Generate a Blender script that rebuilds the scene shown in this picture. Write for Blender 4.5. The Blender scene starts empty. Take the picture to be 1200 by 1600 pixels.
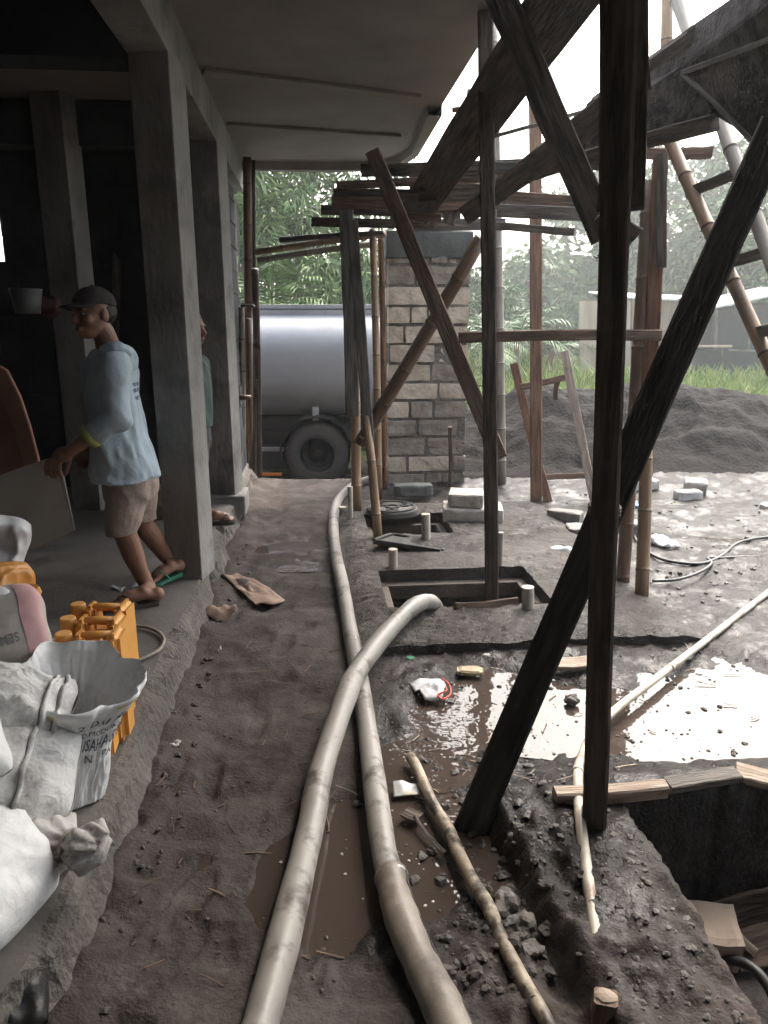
import bpy, bmesh, math, random
import numpy as np
from mathutils import Vector, Matrix, noise as mnoise

# ---------------------------------------------------------------- camera, sky, sun, exposure
SC = bpy.context.scene
COL = SC.collection
F = 1155.0; PITCH = math.radians(14.5); H = 1.55
CP, SP = math.cos(PITCH), math.sin(PITCH)
cam = bpy.data.cameras.new('camera'); camo = bpy.data.objects.new('camera', cam); COL.objects.link(camo)
cam.sensor_fit = 'VERTICAL'; cam.sensor_height = 36.0; cam.lens = 36.0*F/1600.0
cam.clip_start = 0.05; cam.clip_end = 2000
camo.location = (0, 0, H); camo.rotation_euler = (math.radians(90)-PITCH, 0, 0)
SC.camera = camo
SUN_EL, SUN_AZ = math.radians(52), math.radians(28)     # azimuth from +Y towards +X
W = bpy.data.worlds.new('World'); SC.world = W; W.use_nodes = True
nt = W.node_tree; bg = nt.nodes['Background']
sky = nt.nodes.new('ShaderNodeTexSky'); sky.sky_type = 'NISHITA'; sky.sun_disc = False
sky.sun_elevation = SUN_EL; sky.sun_rotation = SUN_AZ; sky.dust_density = 6.0; sky.air_density = 1.6; sky.ozone_density = 1.0
hs = nt.nodes.new('ShaderNodeHueSaturation'); hs.inputs['Saturation'].default_value = 0.58
nt.links.new(sky.outputs['Color'], hs.inputs['Color']); nt.links.new(hs.outputs['Color'], bg.inputs['Color'])
bg.inputs['Strength'].default_value = 0.15
sl = bpy.data.lights.new('sun', 'SUN'); sl.energy = 0.5; sl.angle = math.radians(25); sl.color = (1, .96, .9)
so = bpy.data.objects.new('sun', sl); COL.objects.link(so)
sdir = Vector((math.sin(SUN_AZ)*math.cos(SUN_EL), math.cos(SUN_AZ)*math.cos(SUN_EL), math.sin(SUN_EL)))
so.rotation_euler = sdir.to_track_quat('Z', 'Y').to_euler(); so.location = sdir*60
SC.view_settings.view_transform = 'Standard'; SC.view_settings.look = 'None'
SC.view_settings.exposure = 2.45; SC.view_settings.gamma = 1.0
SC.render.engine = 'CYCLES'
SC.cycles.use_denoising = True
SC.cycles.max_bounces = 8; SC.cycles.diffuse_bounces = 5; SC.cycles.volume_bounces = 1
SC.cycles.sample_clamp_indirect = 6.0
SC.cycles.use_adaptive_sampling = True; SC.cycles.adaptive_threshold = 0.02

# ---------------------------------------------------------------- pixel <-> world
def ray(px, py):
    a = (px-600)/F; b = (800-py)/F
    return Vector((a, CP+b*SP, -SP+b*CP))
def G(px, py, z=0.0):
    d = ray(px, py); return Vector((0, 0, H))+d*((z-H)/d.z)
def P(px, py, y):
    d = ray(px, py); return Vector((0, 0, H))+d*(y/d.y)
def tpx(px, py, y):                    # metres per photo pixel there
    return (y/ray(px, py).y)/F
TH = math.atan2(0.092, 1.0)            # the building's axis
AX = Vector((-math.sin(TH), math.cos(TH), 0)); RX = Vector((math.cos(TH), math.sin(TH), 0)); ZV = Vector((0, 0, 1))
def B(u, v, z=0.0): return RX*u+AX*v+ZV*z
def UV(p): return p.dot(RX), p.dot(AX)
RB = Matrix((RX, AX, ZV)).transposed()
rnd = random.Random(7)

# ---------------------------------------------------------------- noise (vectorised)
def _h(ix, iy, s):
    n = (ix.astype(np.int64)*374761393+iy.astype(np.int64)*668265263+s*974634777) & 0x7fffffff
    n = ((n ^ (n >> 13))*1274126177) & 0x7fffffff
    n = (n ^ (n >> 16)) & 0xffff
    return n/65535.0
def vn(x, y, s=0):
    x = np.asarray(x, float); y = np.asarray(y, float)
    ix = np.floor(x); iy = np.floor(y); fx = x-ix; fy = y-iy
    fx = fx*fx*(3-2*fx); fy = fy*fy*(3-2*fy)
    a = _h(ix, iy, s); b = _h(ix+1, iy, s); c = _h(ix, iy+1, s); d = _h(ix+1, iy+1, s)
    return (a*(1-fx)+b*fx)*(1-fy)+(c*(1-fx)+d*fx)*fy
def fbm(x, y, s=0, o=4, g=.5):
    t = 0; a = 1; n = 0
    for k in range(o):
        t = t+a*vn(x*2**k+17.3*k, y*2**k-9.1*k, s+k); n += a; a *= g
    return t/n
def ss(a, b, x):
    t = np.clip((x-a)/(b-a), 0, 1); return t*t*(3-2*t)

# ---------------------------------------------------------------- scene graph helpers
WL = {}
def tag(o, label=None, cat=None, group=None, kind=None):
    if label: o['label'] = label
    if cat: o['category'] = cat
    if group: o['group'] = group
    if kind: o['kind'] = kind
    return o
def thing(name, label, cat, loc, group=None):
    o = bpy.data.objects.new(name, None); COL.objects.link(o); o.empty_display_size = .1
    o.location = loc; WL[o.name] = Vector(loc)
    return tag(o, label, cat, group)

class MB:
    """collects geometry in world coordinates and links it as ONE mesh object"""
    def __init__(s): s.v = []; s.f = []; s.m = []; s.uv = []
    def add(s, vs, fs, mi=0, uvs=None):
        k = len(s.v); s.v += [Vector(p) for p in vs]
        for i, f in enumerate(fs):
            s.f.append([k+j for j in f]); s.m.append(mi if isinstance(mi, int) else mi[i])
            s.uv.append(uvs[i] if uvs else None)
        return s
    def box(s, c, size, R=None, mi=0, bev=0.0):
        R = R or Matrix.Identity(3); c = Vector(c); x, y, z = [q/2 for q in size]
        if bev <= 0:
            vs = [c+R@Vector((sx*x, sy*y, sz*z)) for sx in (-1, 1) for sy in (-1, 1) for sz in (-1, 1)]
            return s.add(vs, [(0, 1, 3, 2), (4, 6, 7, 5), (0, 4, 5, 1), (2, 3, 7, 6), (0, 2, 6, 4), (1, 5, 7, 3)], mi)
        bm = bmesh.new(); bmesh.ops.create_cube(bm, size=1)
        for v in bm.verts: v.co = Vector((v.co.x*2*x, v.co.y*2*y, v.co.z*2*z))
        bmesh.ops.bevel(bm, geom=bm.edges[:], offset=bev, segments=2, affect='EDGES', profile=.6)
        return s.bm(bm, Matrix.Translation(c)@R.to_4x4(), mi)
    def bm(s, bm, X=None, mi=0):
        if X is None: X = Matrix.Identity(4)
        bm.verts.index_update()
        s.add([X@v.co for v in bm.verts], [[v.index for v in f.verts] for f in bm.faces], mi); bm.free(); return s
    def beam(s, p0, p1, w, t, side=None, mi=0, n=6, warp=.004, ch=.12, sd=0, taper=1.0):
        p0 = Vector(p0); p1 = Vector(p1); ax = (p1-p0); L = ax.length; ax.normalize()
        if side is None: side = ax.cross((p0+p1)/2-Vector((0, 0, H)))
        side = (side-ax*side.dot(ax)).normalized(); nr = ax.cross(side).normalized()
        r = random.Random(sd+int(L*9999)); c = ch*min(w, t)
        prof = [(-w/2+c, -t/2), (w/2-c, -t/2), (w/2, -t/2+c), (w/2, t/2-c), (w/2-c, t/2), (-w/2+c, t/2), (-w/2, t/2-c), (-w/2, -t/2+c)]
        per = [0]
        for i in range(8):
            a, b = prof[i], prof[(i+1) % 8]; per.append(per[-1]+math.hypot(a[0]-b[0], a[1]-b[1]))
        bow = r.uniform(-1, 1)*warp*2
        vs = []; fs = []; uvs = []
        for i in range(n+1):
            k = i/n; o = side*(math.sin(k*math.pi)*bow+r.uniform(-1, 1)*warp*.4)+nr*r.uniform(-1, 1)*warp*.4
            q = 1+(taper-1)*k
            for a, b in prof: vs.append(p0+ax*(L*k)+o+side*a*q*(1+r.uniform(-.02, .02))+nr*b*q)
        off = r.uniform(0, 20)
        for i in range(n):
            for j in range(8):
                j2 = (j+1) % 8; fs.append((i*8+j, i*8+j2, (i+1)*8+j2, (i+1)*8+j))
                v0, v1 = off+L*i/n, off+L*(i+1)/n
                uvs.append(((per[j]+off, v0), (per[j+1]+off, v0), (per[j+1]+off, v1), (per[j]+off, v1)))
        fs.append(tuple(range(7, -1, -1))); uvs.append([(off+a, off+b) for a, b in reversed(prof)])
        fs.append(tuple(n*8+j for j in range(8))); uvs.append([(off+a, off+b) for a, b in prof])
        return s.add(vs, fs, mi, uvs)
    def tube(s, pts, rad, seg=12, mi=0, caps=True, sq=None, off=0.0, hollow=False):
        """rings along pts; rad a number or a list; sq = (side scale, other scale)"""
        pts = [Vector(p) for p in pts]; n = len(pts)
        if not isinstance(rad, (list, tuple)): rad = [rad]*n
        mis = mi if isinstance(mi, (list, tuple)) else [mi]*n
        tg = []
        for i in range(n):
            a = pts[max(i-1, 0)]; b = pts[min(i+1, n-1)]; tg.append((b-a).normalized())
        u = tg[0].orthogonal().normalized()
        if abs(tg[0].z) < .95: u = tg[0].cross(ZV).normalized()
        vs = []; fs = []; uvs = []; fm = []; L = off; Ls = []
        for i in range(n):
            if i: L += (pts[i]-pts[i-1]).length
            Ls.append(L)
            u = (u-tg[i]*u.dot(tg[i])).normalized(); w = tg[i].cross(u)
            for j in range(seg):
                an = 2*math.pi*j/seg; ca, sa = math.cos(an), math.sin(an)
                if sq: ca *= sq[0]; sa *= sq[1]
                vs.append(pts[i]+(u*ca+w*sa)*rad[i])
        for i in range(n-1):
            for j in range(seg):
                j2 = (j+1) % seg; fs.append((i*seg+j, i*seg+j2, (i+1)*seg+j2, (i+1)*seg+j)); fm.append(mis[i])
                c = 2*math.pi*rad[i]; u0, u1 = c*j/seg, c*(j+1)/seg
                uvs.append(((u0, Ls[i]), (u1, Ls[i]), (u1, Ls[i+1]), (u0, Ls[i+1])))
        if caps:
            fs.append(tuple(range(seg-1, -1, -1))); fs.append(tuple((n-1)*seg+j for j in range(seg)))
            fm += [mis[0], mis[-1]]
            for q in (0, n-1): uvs.append([(rad[q]*math.cos(j), Ls[q]+rad[q]*math.sin(j)) for j in range(seg)])
        return s.add(vs, fs, fm, uvs)
    def ell(s, c, r, R=None, seg=20, rings=14, mi=0, fn=None):
        R = R or Matrix.Identity(3); c = Vector(c); vs = []; fs = []
        for i in range(rings+1):
            th = math.pi*i/rings
            for j in range(seg):
                ph = 2*math.pi*j/seg
                p = Vector((math.sin(th)*math.cos(ph), math.sin(th)*math.sin(ph), math.cos(th)))
                q = Vector((p.x*r[0], p.y*r[1], p.z*r[2]))
                if fn: q = fn(p, q)
                vs.append(c+R@q)
        for i in range(rings):
            for j in range(seg):
                j2 = (j+1) % seg; fs.append((i*seg+j, (i+1)*seg+j, (i+1)*seg+j2, i*seg+j2))
        return s.add(vs, fs, mi)
    def prism(s, poly, z0, z1, mi=0):
        n = len(poly); vs = [Vector((p[0], p[1], z0)) for p in poly]+[Vector((p[0], p[1], z1)) for p in poly]
        return s.add(vs, [tuple(range(n-1, -1, -1)), tuple(range(n, 2*n))]+[(i, (i+1) % n, n+(i+1) % n, n+i) for i in range(n)], mi)
    def plate(s, poly, nrm, t, mi=0):
        n = len(poly); nrm = Vector(nrm).normalized()*t; vs = [Vector(p) for p in poly]; vs += [p+nrm for p in vs]
        return s.add(vs, [tuple(range(n-1, -1, -1)), tuple(range(n, 2*n))]+[(i, (i+1) % n, n+(i+1) % n, n+i) for i in range(n)], mi)
    def lump(s, c, r, sd=0, mi=0, sub=2, am=.35, fl=.7):
        bm = bmesh.new(); bmesh.ops.create_icosphere(bm, subdivisions=sub, radius=1)
        o = Vector((sd*3.1, sd*1.7, sd*.9)); rz = Matrix.Rotation(sd*2.3, 3, 'Z')
        for v in bm.verts:
            k = 1+am*mnoise.noise(v.co*1.4+o)+am*.4*mnoise.noise(v.co*3.7+o)
            v.co = rz@Vector((v.co.x*k, v.co.y*k*.8, v.co.z*k*fl))*r
        return s.bm(bm, Matrix.Translation(Vector(c)), mi)
    def build(s, name, mats, parent=None, smooth=False, org=None, bevel=0):
        if not isinstance(mats, (list, tuple)): mats = [mats]
        if parent is not None: o0 = WL[parent.name]
        elif org is not None: o0 = Vector(org)
        else:
            xs = [p.x for p in s.v]; ys = [p.y for p in s.v]
            o0 = Vector(((min(xs)+max(xs))/2, (min(ys)+max(ys))/2, min(p.z for p in s.v)))
        me = bpy.data.meshes.new(name); me.from_pydata([p-o0 for p in s.v], [], s.f)
        for m in mats: me.materials.append(m)
        me.polygons.foreach_set('material_index', s.m)
        if smooth: me.polygons.foreach_set('use_smooth', [True]*len(s.f))
        if any(u is not None for u in s.uv):
            ul = me.uv_layers.new(name='UVMap'); fl = []
            for f, u in zip(s.f, s.uv):
                if u is None: fl += [0.0]*(2*len(f))
                else:
                    for q in u: fl += [q[0], q[1]]
            ul.data.foreach_set('uv', fl)
        me.update()
        o = bpy.data.objects.new(name, me); COL.objects.link(o); WL[o.name] = o0
        if parent is not None: o.parent = parent
        else: o.location = o0
        return o
def meshed(mb, vox, smooth_it=2, fac=.5):
    """voxel union of the pieces: one continuous surface, returned as lists"""
    o = mb.build('tmp', [], None, org=(0, 0, 0))
    r = o.modifiers.new('r', 'REMESH'); r.mode = 'VOXEL'; r.voxel_size = vox
    if smooth_it:
        sm = o.modifiers.new('s', 'SMOOTH'); sm.iterations = smooth_it; sm.factor = fac
    dg = bpy.context.evaluated_depsgraph_get(); dg.update(); ev = o.evaluated_get(dg); me = ev.to_mesh()
    vs = [v.co.copy() for v in me.vertices]; fs = [list(p.vertices) for p in me.polygons]
    ev.to_mesh_clear(); m = o.data; bpy.data.objects.remove(o); bpy.data.meshes.remove(m)
    return vs, fs
def catmull(pts, k=8):
    pts = [Vector(p) for p in pts]; q = [pts[0]*2-pts[1]]+pts+[pts[-1]*2-pts[-2]]; out = []
    for i in range(1, len(q)-2):
        a, b, c, d = q[i-1:i+3]
        for j in range(k):
            t = j/k
            out.append(.5*((2*b)+(c-a)*t+(2*a-5*b+4*c-d)*t*t+(3*b-a-3*c+d)*t**3))
    out.append(pts[-1]); return out

# ---------------------------------------------------------------- materials
def _c(c): return (c[0], c[1], c[2], 1)
def M(name, c1, c2, scale=4.0, rough=(.6, .9), bump=.3, bscale=30.0, st=(1, 1, 1), coord='Object', c3=None, s3=1.5, k3=(.55, .7), detail=6.0,
      spec=.5, metal=0.0, ramp=(.35, .65), dist=.01, crump=None):
    m = bpy.data.materials.new(name); m.use_nodes = True; t = m.node_tree; N = t.nodes; L = t.links
    b = N['Principled BSDF']; tc = N.new('ShaderNodeTexCoord'); mp = N.new('ShaderNodeMapping'); mp.inputs['Scale'].default_value = st
    L.new(tc.outputs[coord], mp.inputs['Vector'])
    n1 = N.new('ShaderNodeTexNoise'); n1.inputs['Scale'].default_value = scale; n1.inputs['Detail'].default_value = detail; n1.inputs['Roughness'].default_value = .6
    L.new(mp.outputs[0], n1.inputs['Vector'])
    r1 = N.new('ShaderNodeValToRGB'); r1.color_ramp.elements[0].position = ramp[0]; r1.color_ramp.elements[1].position = ramp[1]
    r1.color_ramp.elements[0].color = _c(c1); r1.color_ramp.elements[1].color = _c(c2)
    L.new(n1.outputs['Fac'], r1.inputs['Fac']); out = r1.outputs['Color']
    if c3 is not None:
        n3 = N.new('ShaderNodeTexNoise'); n3.inputs['Scale'].default_value = s3; n3.inputs['Detail'].default_value = 7; n3.inputs['Roughness'].default_value = .65
        L.new(tc.outputs['Object'], n3.inputs['Vector'])
        mr = N.new('ShaderNodeMapRange'); mr.inputs['From Min'].default_value = k3[0]; mr.inputs['From Max'].default_value = k3[1]
        L.new(n3.outputs['Fac'], mr.inputs['Value'])
        mx = N.new('ShaderNodeMixRGB'); L.new(mr.outputs[0], mx.inputs['Fac']); L.new(out, mx.inputs['Color1']); mx.inputs['Color2'].default_value = _c(c3); out = mx.outputs[0]
    L.new(out, b.inputs['Base Color'])
    n2 = N.new('ShaderNodeTexNoise'); n2.inputs['Scale'].default_value = bscale; n2.inputs['Detail'].default_value = 6
    L.new(mp.outputs[0], n2.inputs['Vector'])
    if bump > 0:
        bp = N.new('ShaderNodeBump'); bp.inputs['Strength'].default_value = bump; bp.inputs['Distance'].default_value = dist
        L.new(n2.outputs['Fac'], bp.inputs['Height']); L.new(bp.outputs[0], b.inputs['Normal'])
    rr = N.new('ShaderNodeMapRange'); rr.inputs['From Min'].default_value = .3; rr.inputs['From Max'].default_value = .7
    rr.inputs['To Min'].default_value = rough[0]; rr.inputs['To Max'].default_value = rough[1]
    L.new(n1.outputs['Fac'], rr.inputs['Value']); L.new(rr.outputs[0], b.inputs['Roughness'])
    b.inputs['Specular IOR Level'].default_value = spec; b.inputs['Metallic'].default_value = metal
    if crump:
        # crumpled creases: warped voronoi cell edges, chained before the fine bump
        wn = N.new('ShaderNodeTexNoise'); wn.inputs['Scale'].default_value = crump[0]*.6; wn.inputs['Detail'].default_value = 3; L.new(tc.outputs['Object'], wn.inputs['Vector'])
        wx = N.new('ShaderNodeMixRGB'); wx.blend_type = 'LINEAR_LIGHT'; wx.inputs[0].default_value = .18; L.new(tc.outputs['Object'], wx.inputs[1]); L.new(wn.outputs['Color'], wx.inputs[2])
        vo = N.new('ShaderNodeTexVoronoi'); vo.feature = 'F1'; vo.inputs['Scale'].default_value = crump[0]; L.new(wx.outputs[0], vo.inputs['Vector'])
        v2 = N.new('ShaderNodeTexVoronoi'); v2.feature = 'F1'; v2.inputs['Scale'].default_value = crump[0]*2.3; L.new(wx.outputs[0], v2.inputs['Vector'])
        ma = N.new('ShaderNodeMath'); ma.operation = 'MULTIPLY_ADD'; L.new(v2.outputs['Distance'], ma.inputs[0]); ma.inputs[1].default_value = .4; L.new(vo.outputs['Distance'], ma.inputs[2])
        b2 = N.new('ShaderNodeBump'); b2.inputs['Strength'].default_value = crump[1]; b2.inputs['Distance'].default_value = crump[2]
        L.new(ma.outputs[0], b2.inputs['Height'])
        if bump > 0: L.new(b2.outputs[0], bp.inputs['Normal'])
        else: L.new(b2.outputs[0], b.inputs['Normal'])
    return m
WS = (14, 1.2, 1)
m_wblack = M('wet black timber', (.010, .009, .009), (.040, .035, .032), 3, (.5, .85), .7, 9, WS, 'UV', c3=(.045, .036, .03), s3=4, k3=(.6, .75), spec=.25, ramp=(.42, .58))
m_wdark = M('dark wet timber', (.034, .027, .023), (.125, .098, .08), 3, (.6, .9), .7, 9, WS, 'UV', c3=(.05, .045, .042), s3=2, spec=.25, ramp=(.42, .6))
m_wpost = M('rough dark post', (.034, .026, .022), (.105, .08, .066), 3, (.6, .9), .8, 9, (12, .8, 1), 'UV', c3=(.15, .135, .125), s3=5, k3=(.58, .72), spec=.25, ramp=(.4, .6))
m_wbrown = M('brown timber', (.085, .056, .04), (.19, .13, .095), 3, (.65, .92), .7, 9, WS, 'UV', spec=.3, ramp=(.4, .6), c3=(.06, .045, .036), s3=2)
m_wraw = M('raw pale timber', (.23, .175, .135), (.38, .31, .25), 3, (.65, .92), .7, 9, WS, 'UV', spec=.3, ramp=(.4, .6), c3=(.12, .09, .07), s3=5)
m_wred = M('reddish timber', (.10, .05, .03), (.22, .12, .07), 3, (.65, .92), .7, 9, WS, 'UV', spec=.3, ramp=(.4, .6), c3=(.09, .06, .045), s3=2)
m_wgrey = M('weathered grey timber', (.07, .062, .055), (.16, .145, .13), 3, (.65, .92), .7, 9, WS, 'UV', spec=.3, ramp=(.4, .6), c3=(.06, .055, .05), s3=3)
BS = (10, .8, 1)
m_btan = M('tan bamboo', (.17, .105, .06), (.33, .22, .13), 3, (.4, .7), .2, 9, BS, 'UV', c3=(.10, .07, .05), s3=3)
m_bdark = M('dark wet bamboo', (.028, .02, .017), (.07, .052, .043), 3, (.3, .6), .2, 9, BS, 'UV', c3=(.10, .085, .07), s3=4, k3=(.6, .75))
m_bbrown = M('brown bamboo', (.08, .047, .03), (.18, .11, .07), 3, (.4, .7), .2, 9, BS, 'UV', c3=(.05, .04, .033), s3=3)
m_bgrey = M('grey bamboo', (.16, .14, .115), (.3, .27, .23), 3, (.5, .8), .2, 9, BS, 'UV', c3=(.1, .085, .07), s3=3)
m_bnode = M('bamboo node ring', (.05, .032, .022), (.12, .08, .05), 20, (.6, .9), .3, 40)
m_conc = M('cast concrete', (.17, .162, .153), (.30, .285, .27), 2.6, (.75, .95), .6, 40, (1, 1, .45), c3=(.115, .108, .103), s3=2.6, k3=(.5, .68), dist=.012)
m_concd = M('dark soffit concrete', (.19, .175, .165), (.29, .27, .25), 1.5, (.8, .95), .3, 40, c3=(.25, .2, .16), s3=.9, k3=(.5, .75))
m_floor = M('dusty concrete floor', (.085, .077, .07), (.17, .155, .142), 2.5, (.6, .95), .3, 45, c3=(.26, .24, .225), s3=1.8, k3=(.56, .75))
m_ply = M('dark formwork plywood', (.022, .019, .018), (.075, .066, .06), 1.1, (.85, .98), .8, 5, (2, 14, 14), c3=(.11, .098, .09), s3=2.5, k3=(.55, .72), spec=.15, ramp=(.4, .6))
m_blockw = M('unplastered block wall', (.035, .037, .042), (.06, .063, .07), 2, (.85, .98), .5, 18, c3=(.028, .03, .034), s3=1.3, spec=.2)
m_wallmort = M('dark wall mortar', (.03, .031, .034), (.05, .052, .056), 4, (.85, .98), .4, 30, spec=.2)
# ---------------------------------------------------------------- ground with pits and puddle basins
def uvn(x, y): return x*RX.x+y*RX.y, x*AX.x+y*AX.y
BAS = [(G(600, 1335), .40, .26, .045), (G(530, 1420), .14, .10, .035), (G(800, 1090), .36, .30, .046), (G(880, 1130), .40, .24, .05), (G(1080, 1120), .42, .24, .042), (G(1160, 1160), .35, .14, .040),
       (G(1130, 1060), .4, .24, .04), (G(690, 1130), .16, .22, .045), (G(640, 1190), .14, .14, .04), (G(720, 1200), .16, .08, .03), (G(1040, 905), .55, .16, .035), (G(1130, 830), .5, .22, .03),
       (G(460, 850), .28, .20, .025), (G(480, 890), .2, .14, .022), (G(980, 780), .5, .14, .03)]
FOOT = []
_fr = random.Random(21)
for k in range(18):
    q = G(_fr.uniform(240, 500) if k % 3 else _fr.uniform(400, 540), 800+740*_fr.random()**.8); FOOT.append((q.x, q.y, _fr.gauss(.05, .35)))
def hmap(x, y):
    u, v = uvn(x, y)
    h = .012+.03*(fbm(x*1.1, y*1.1, 3)-.5)+.030*(fbm(x*6, y*6, 11, 5)-.5)
    # lumpy mud on the wet side, trodden smooth along the path
    lum = ss(.05, .35, u)*(.35+.65*ss(.4, .6, fbm(x*1.5, y*1.5, 21)))
    h = h+lum*.036*(np.abs(fbm(x*12, y*12, 31, 4)-.5)*-2+.35)+lum*.012*(fbm(x*34, y*34, 41, 3)-.5)
    h = h+(1-lum)*(.010*(fbm(x*22, y*22, 51, 4)-.5)-.012*ss(.6, .72, fbm(x*7, y*7, 55, 2)))
    # clods along the foot of the brace
    cl = np.exp(-(((x-.42)/.2)**2+((y-1.65)/.42)**2))
    h = h+cl*.055*np.clip(fbm(x*17, y*17, 61, 3)-.42, 0, 1)*2
    for fx, fy, fa in FOOT:
        dx = x-fx; dy = y-fy; p_ = dx*math.cos(fa)+dy*math.sin(fa); q_ = -dx*math.sin(fa)+dy*math.cos(fa)
        e_ = np.sqrt((p_/(.045+.012*q_/.13))**2+(q_/.135)**2)
        h = h-.008*(1-ss(.75, 1.05, e_))+.003*np.exp(-((e_-1.15)/.16)**2)
    # raised bank beside the trench pit, ditch at its foot
    s = (u-.56)+.10*(v-1.6)+.06*(fbm(x*4, y*4, 71)-.5)
    bk = ss(-.015, .05, s)*(1-ss(2.05, 2.3, v))
    h = h+bk*.065-.03*np.exp(-((s+.04)/.05)**2)*(1-ss(1.9, 2.2, v))
    jx = .16*(fbm(x*5, y*5, 121, 5)-.5); jy = .16*(fbm(x*5+9, y*5, 122, 5)-.5)
    for c, a, b, d in BAS:
        q = ((x-c.x+jx)/a)**2+((y-c.y+jy)/b)**2
        h = h-d*np.exp(-q**1.5*.9)
    # rubble strip along the building's edge
    h = h+.05*np.exp(-((u+.60)/.10)**2)*(fbm(x*6, y*6, 81)+.1)*(1-ss(7, 8, v))
    # road behind lies lower; sandy ground rises right
    h = h-.43*ss(7.25, 8.6, v)*(1-ss(1.2, 3.0, u))*(1-ss(16, 22, y))
    h = h+.05*ss(5.5, 8, y)*ss(1.2, 2.4, x)
    # hollow under the tank slab
    ins = ss(.28, .36, u)*(1-ss(1.42, 1.5, u))*ss(3.34, 3.44, v)*(1-ss(5.9, 6.0, v))
    h = h*(1-ins)-1.1*ins
    # open trench pit
    w = .025*(fbm(x*9, y*9, 91)-.5)
    du = u-.94+w; dv = (2.02+.07*(u-.94)*.0+w)-v
    pit = ss(0, .04, du)*ss(0, .03, dv)*ss(-1.2, -1.1, v)*(1-ss(3.1, 3.2, u))
    h = h*(1-pit)+(-.50+.06*(fbm(x*5, y*5, 95)-.5))*pit
    return h
def wetmap(x, y):
    u, v = uvn(x, y)
    w = ss(.0, .8, u)*ss(.9, 2.2, y)*(.55+.5*ss(.40, .66, fbm(x*3, y*3, 101))+.5*ss(3.3, 4.3, y))
    w = w+.8*ss(.5, 1.1, x)*ss(3.3, 4.3, y)
    for c, a, b, d in BAS:
        w = w+.9*np.exp(-(((x-c.x)/(a*1.25))**2+((y-c.y)/(b*1.3))**2))
    w = w+.35*ss(.5, .65, fbm(x*2.2, y*2.2, 111))*ss(-.55, -.3, u)
    w = w+.8*ss(7.3, 8.2, v)*(1-ss(1.5, 3, u))
    return np.clip(w, 0, 1.7)
NR, NC = 400, 430
ys = .55*np.exp(np.linspace(0, 1, NR)*math.log(15/.55))
us = np.linspace(-.78, .78, NC)
Y = np.repeat(ys[:, None], NC, 1); X = us[None, :]*(Y+.9)
Zh = hmap(X, Y)
vv = np.stack([X, Y, Zh], -1).reshape(-1, 3)
idx = np.arange(NR*NC).reshape(NR, NC)
ff = np.stack([idx[:-1, :-1], idx[:-1, 1:], idx[1:, 1:], idx[1:, :-1]], -1).reshape(-1, 4)
loop = list(idx[0, ::6])+[idx[0, -1]]+list(idx[6::6, -1])+[idx[-1, -1]]+list(idx[-1, ::-6][1:])+list(idx[::-6, 0][1:-1])
lp = list(dict.fromkeys(int(i) for i in loop))
verts = [tuple(p) for p in vv]; faces = [tuple(int(i) for i in f) for f in ff]
prev = lp; c0 = np.array([0, 5.0])
for k in (1.06, 1.25, 1.8, 3, 6, 11):
    cur = []
    for i in lp:
        q = c0+(vv[i, :2]-c0)*k
        z = float(hmap(np.array([q[0]]), np.array([q[1]]))[0]) if k < 10 else -.05
        cur.append(len(verts)); verts.append((q[0], q[1], z))
    n = len(lp)
    for a in range(n):
        b = (a+1) % n; faces.append((prev[a], cur[a], cur[b], prev[b]))
    prev = cur
me = bpy.data.meshes.new('ground'); me.from_pydata(verts, [], faces)
me.polygons.foreach_set('use_smooth', [True]*len(faces))
va = np.array(verts); wet = wetmap(va[:, 0], va[:, 1])
at = me.attributes.new('wet', 'FLOAT', 'POINT'); at.data.foreach_set('value', wet.astype(np.float32))
me.update()
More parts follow.
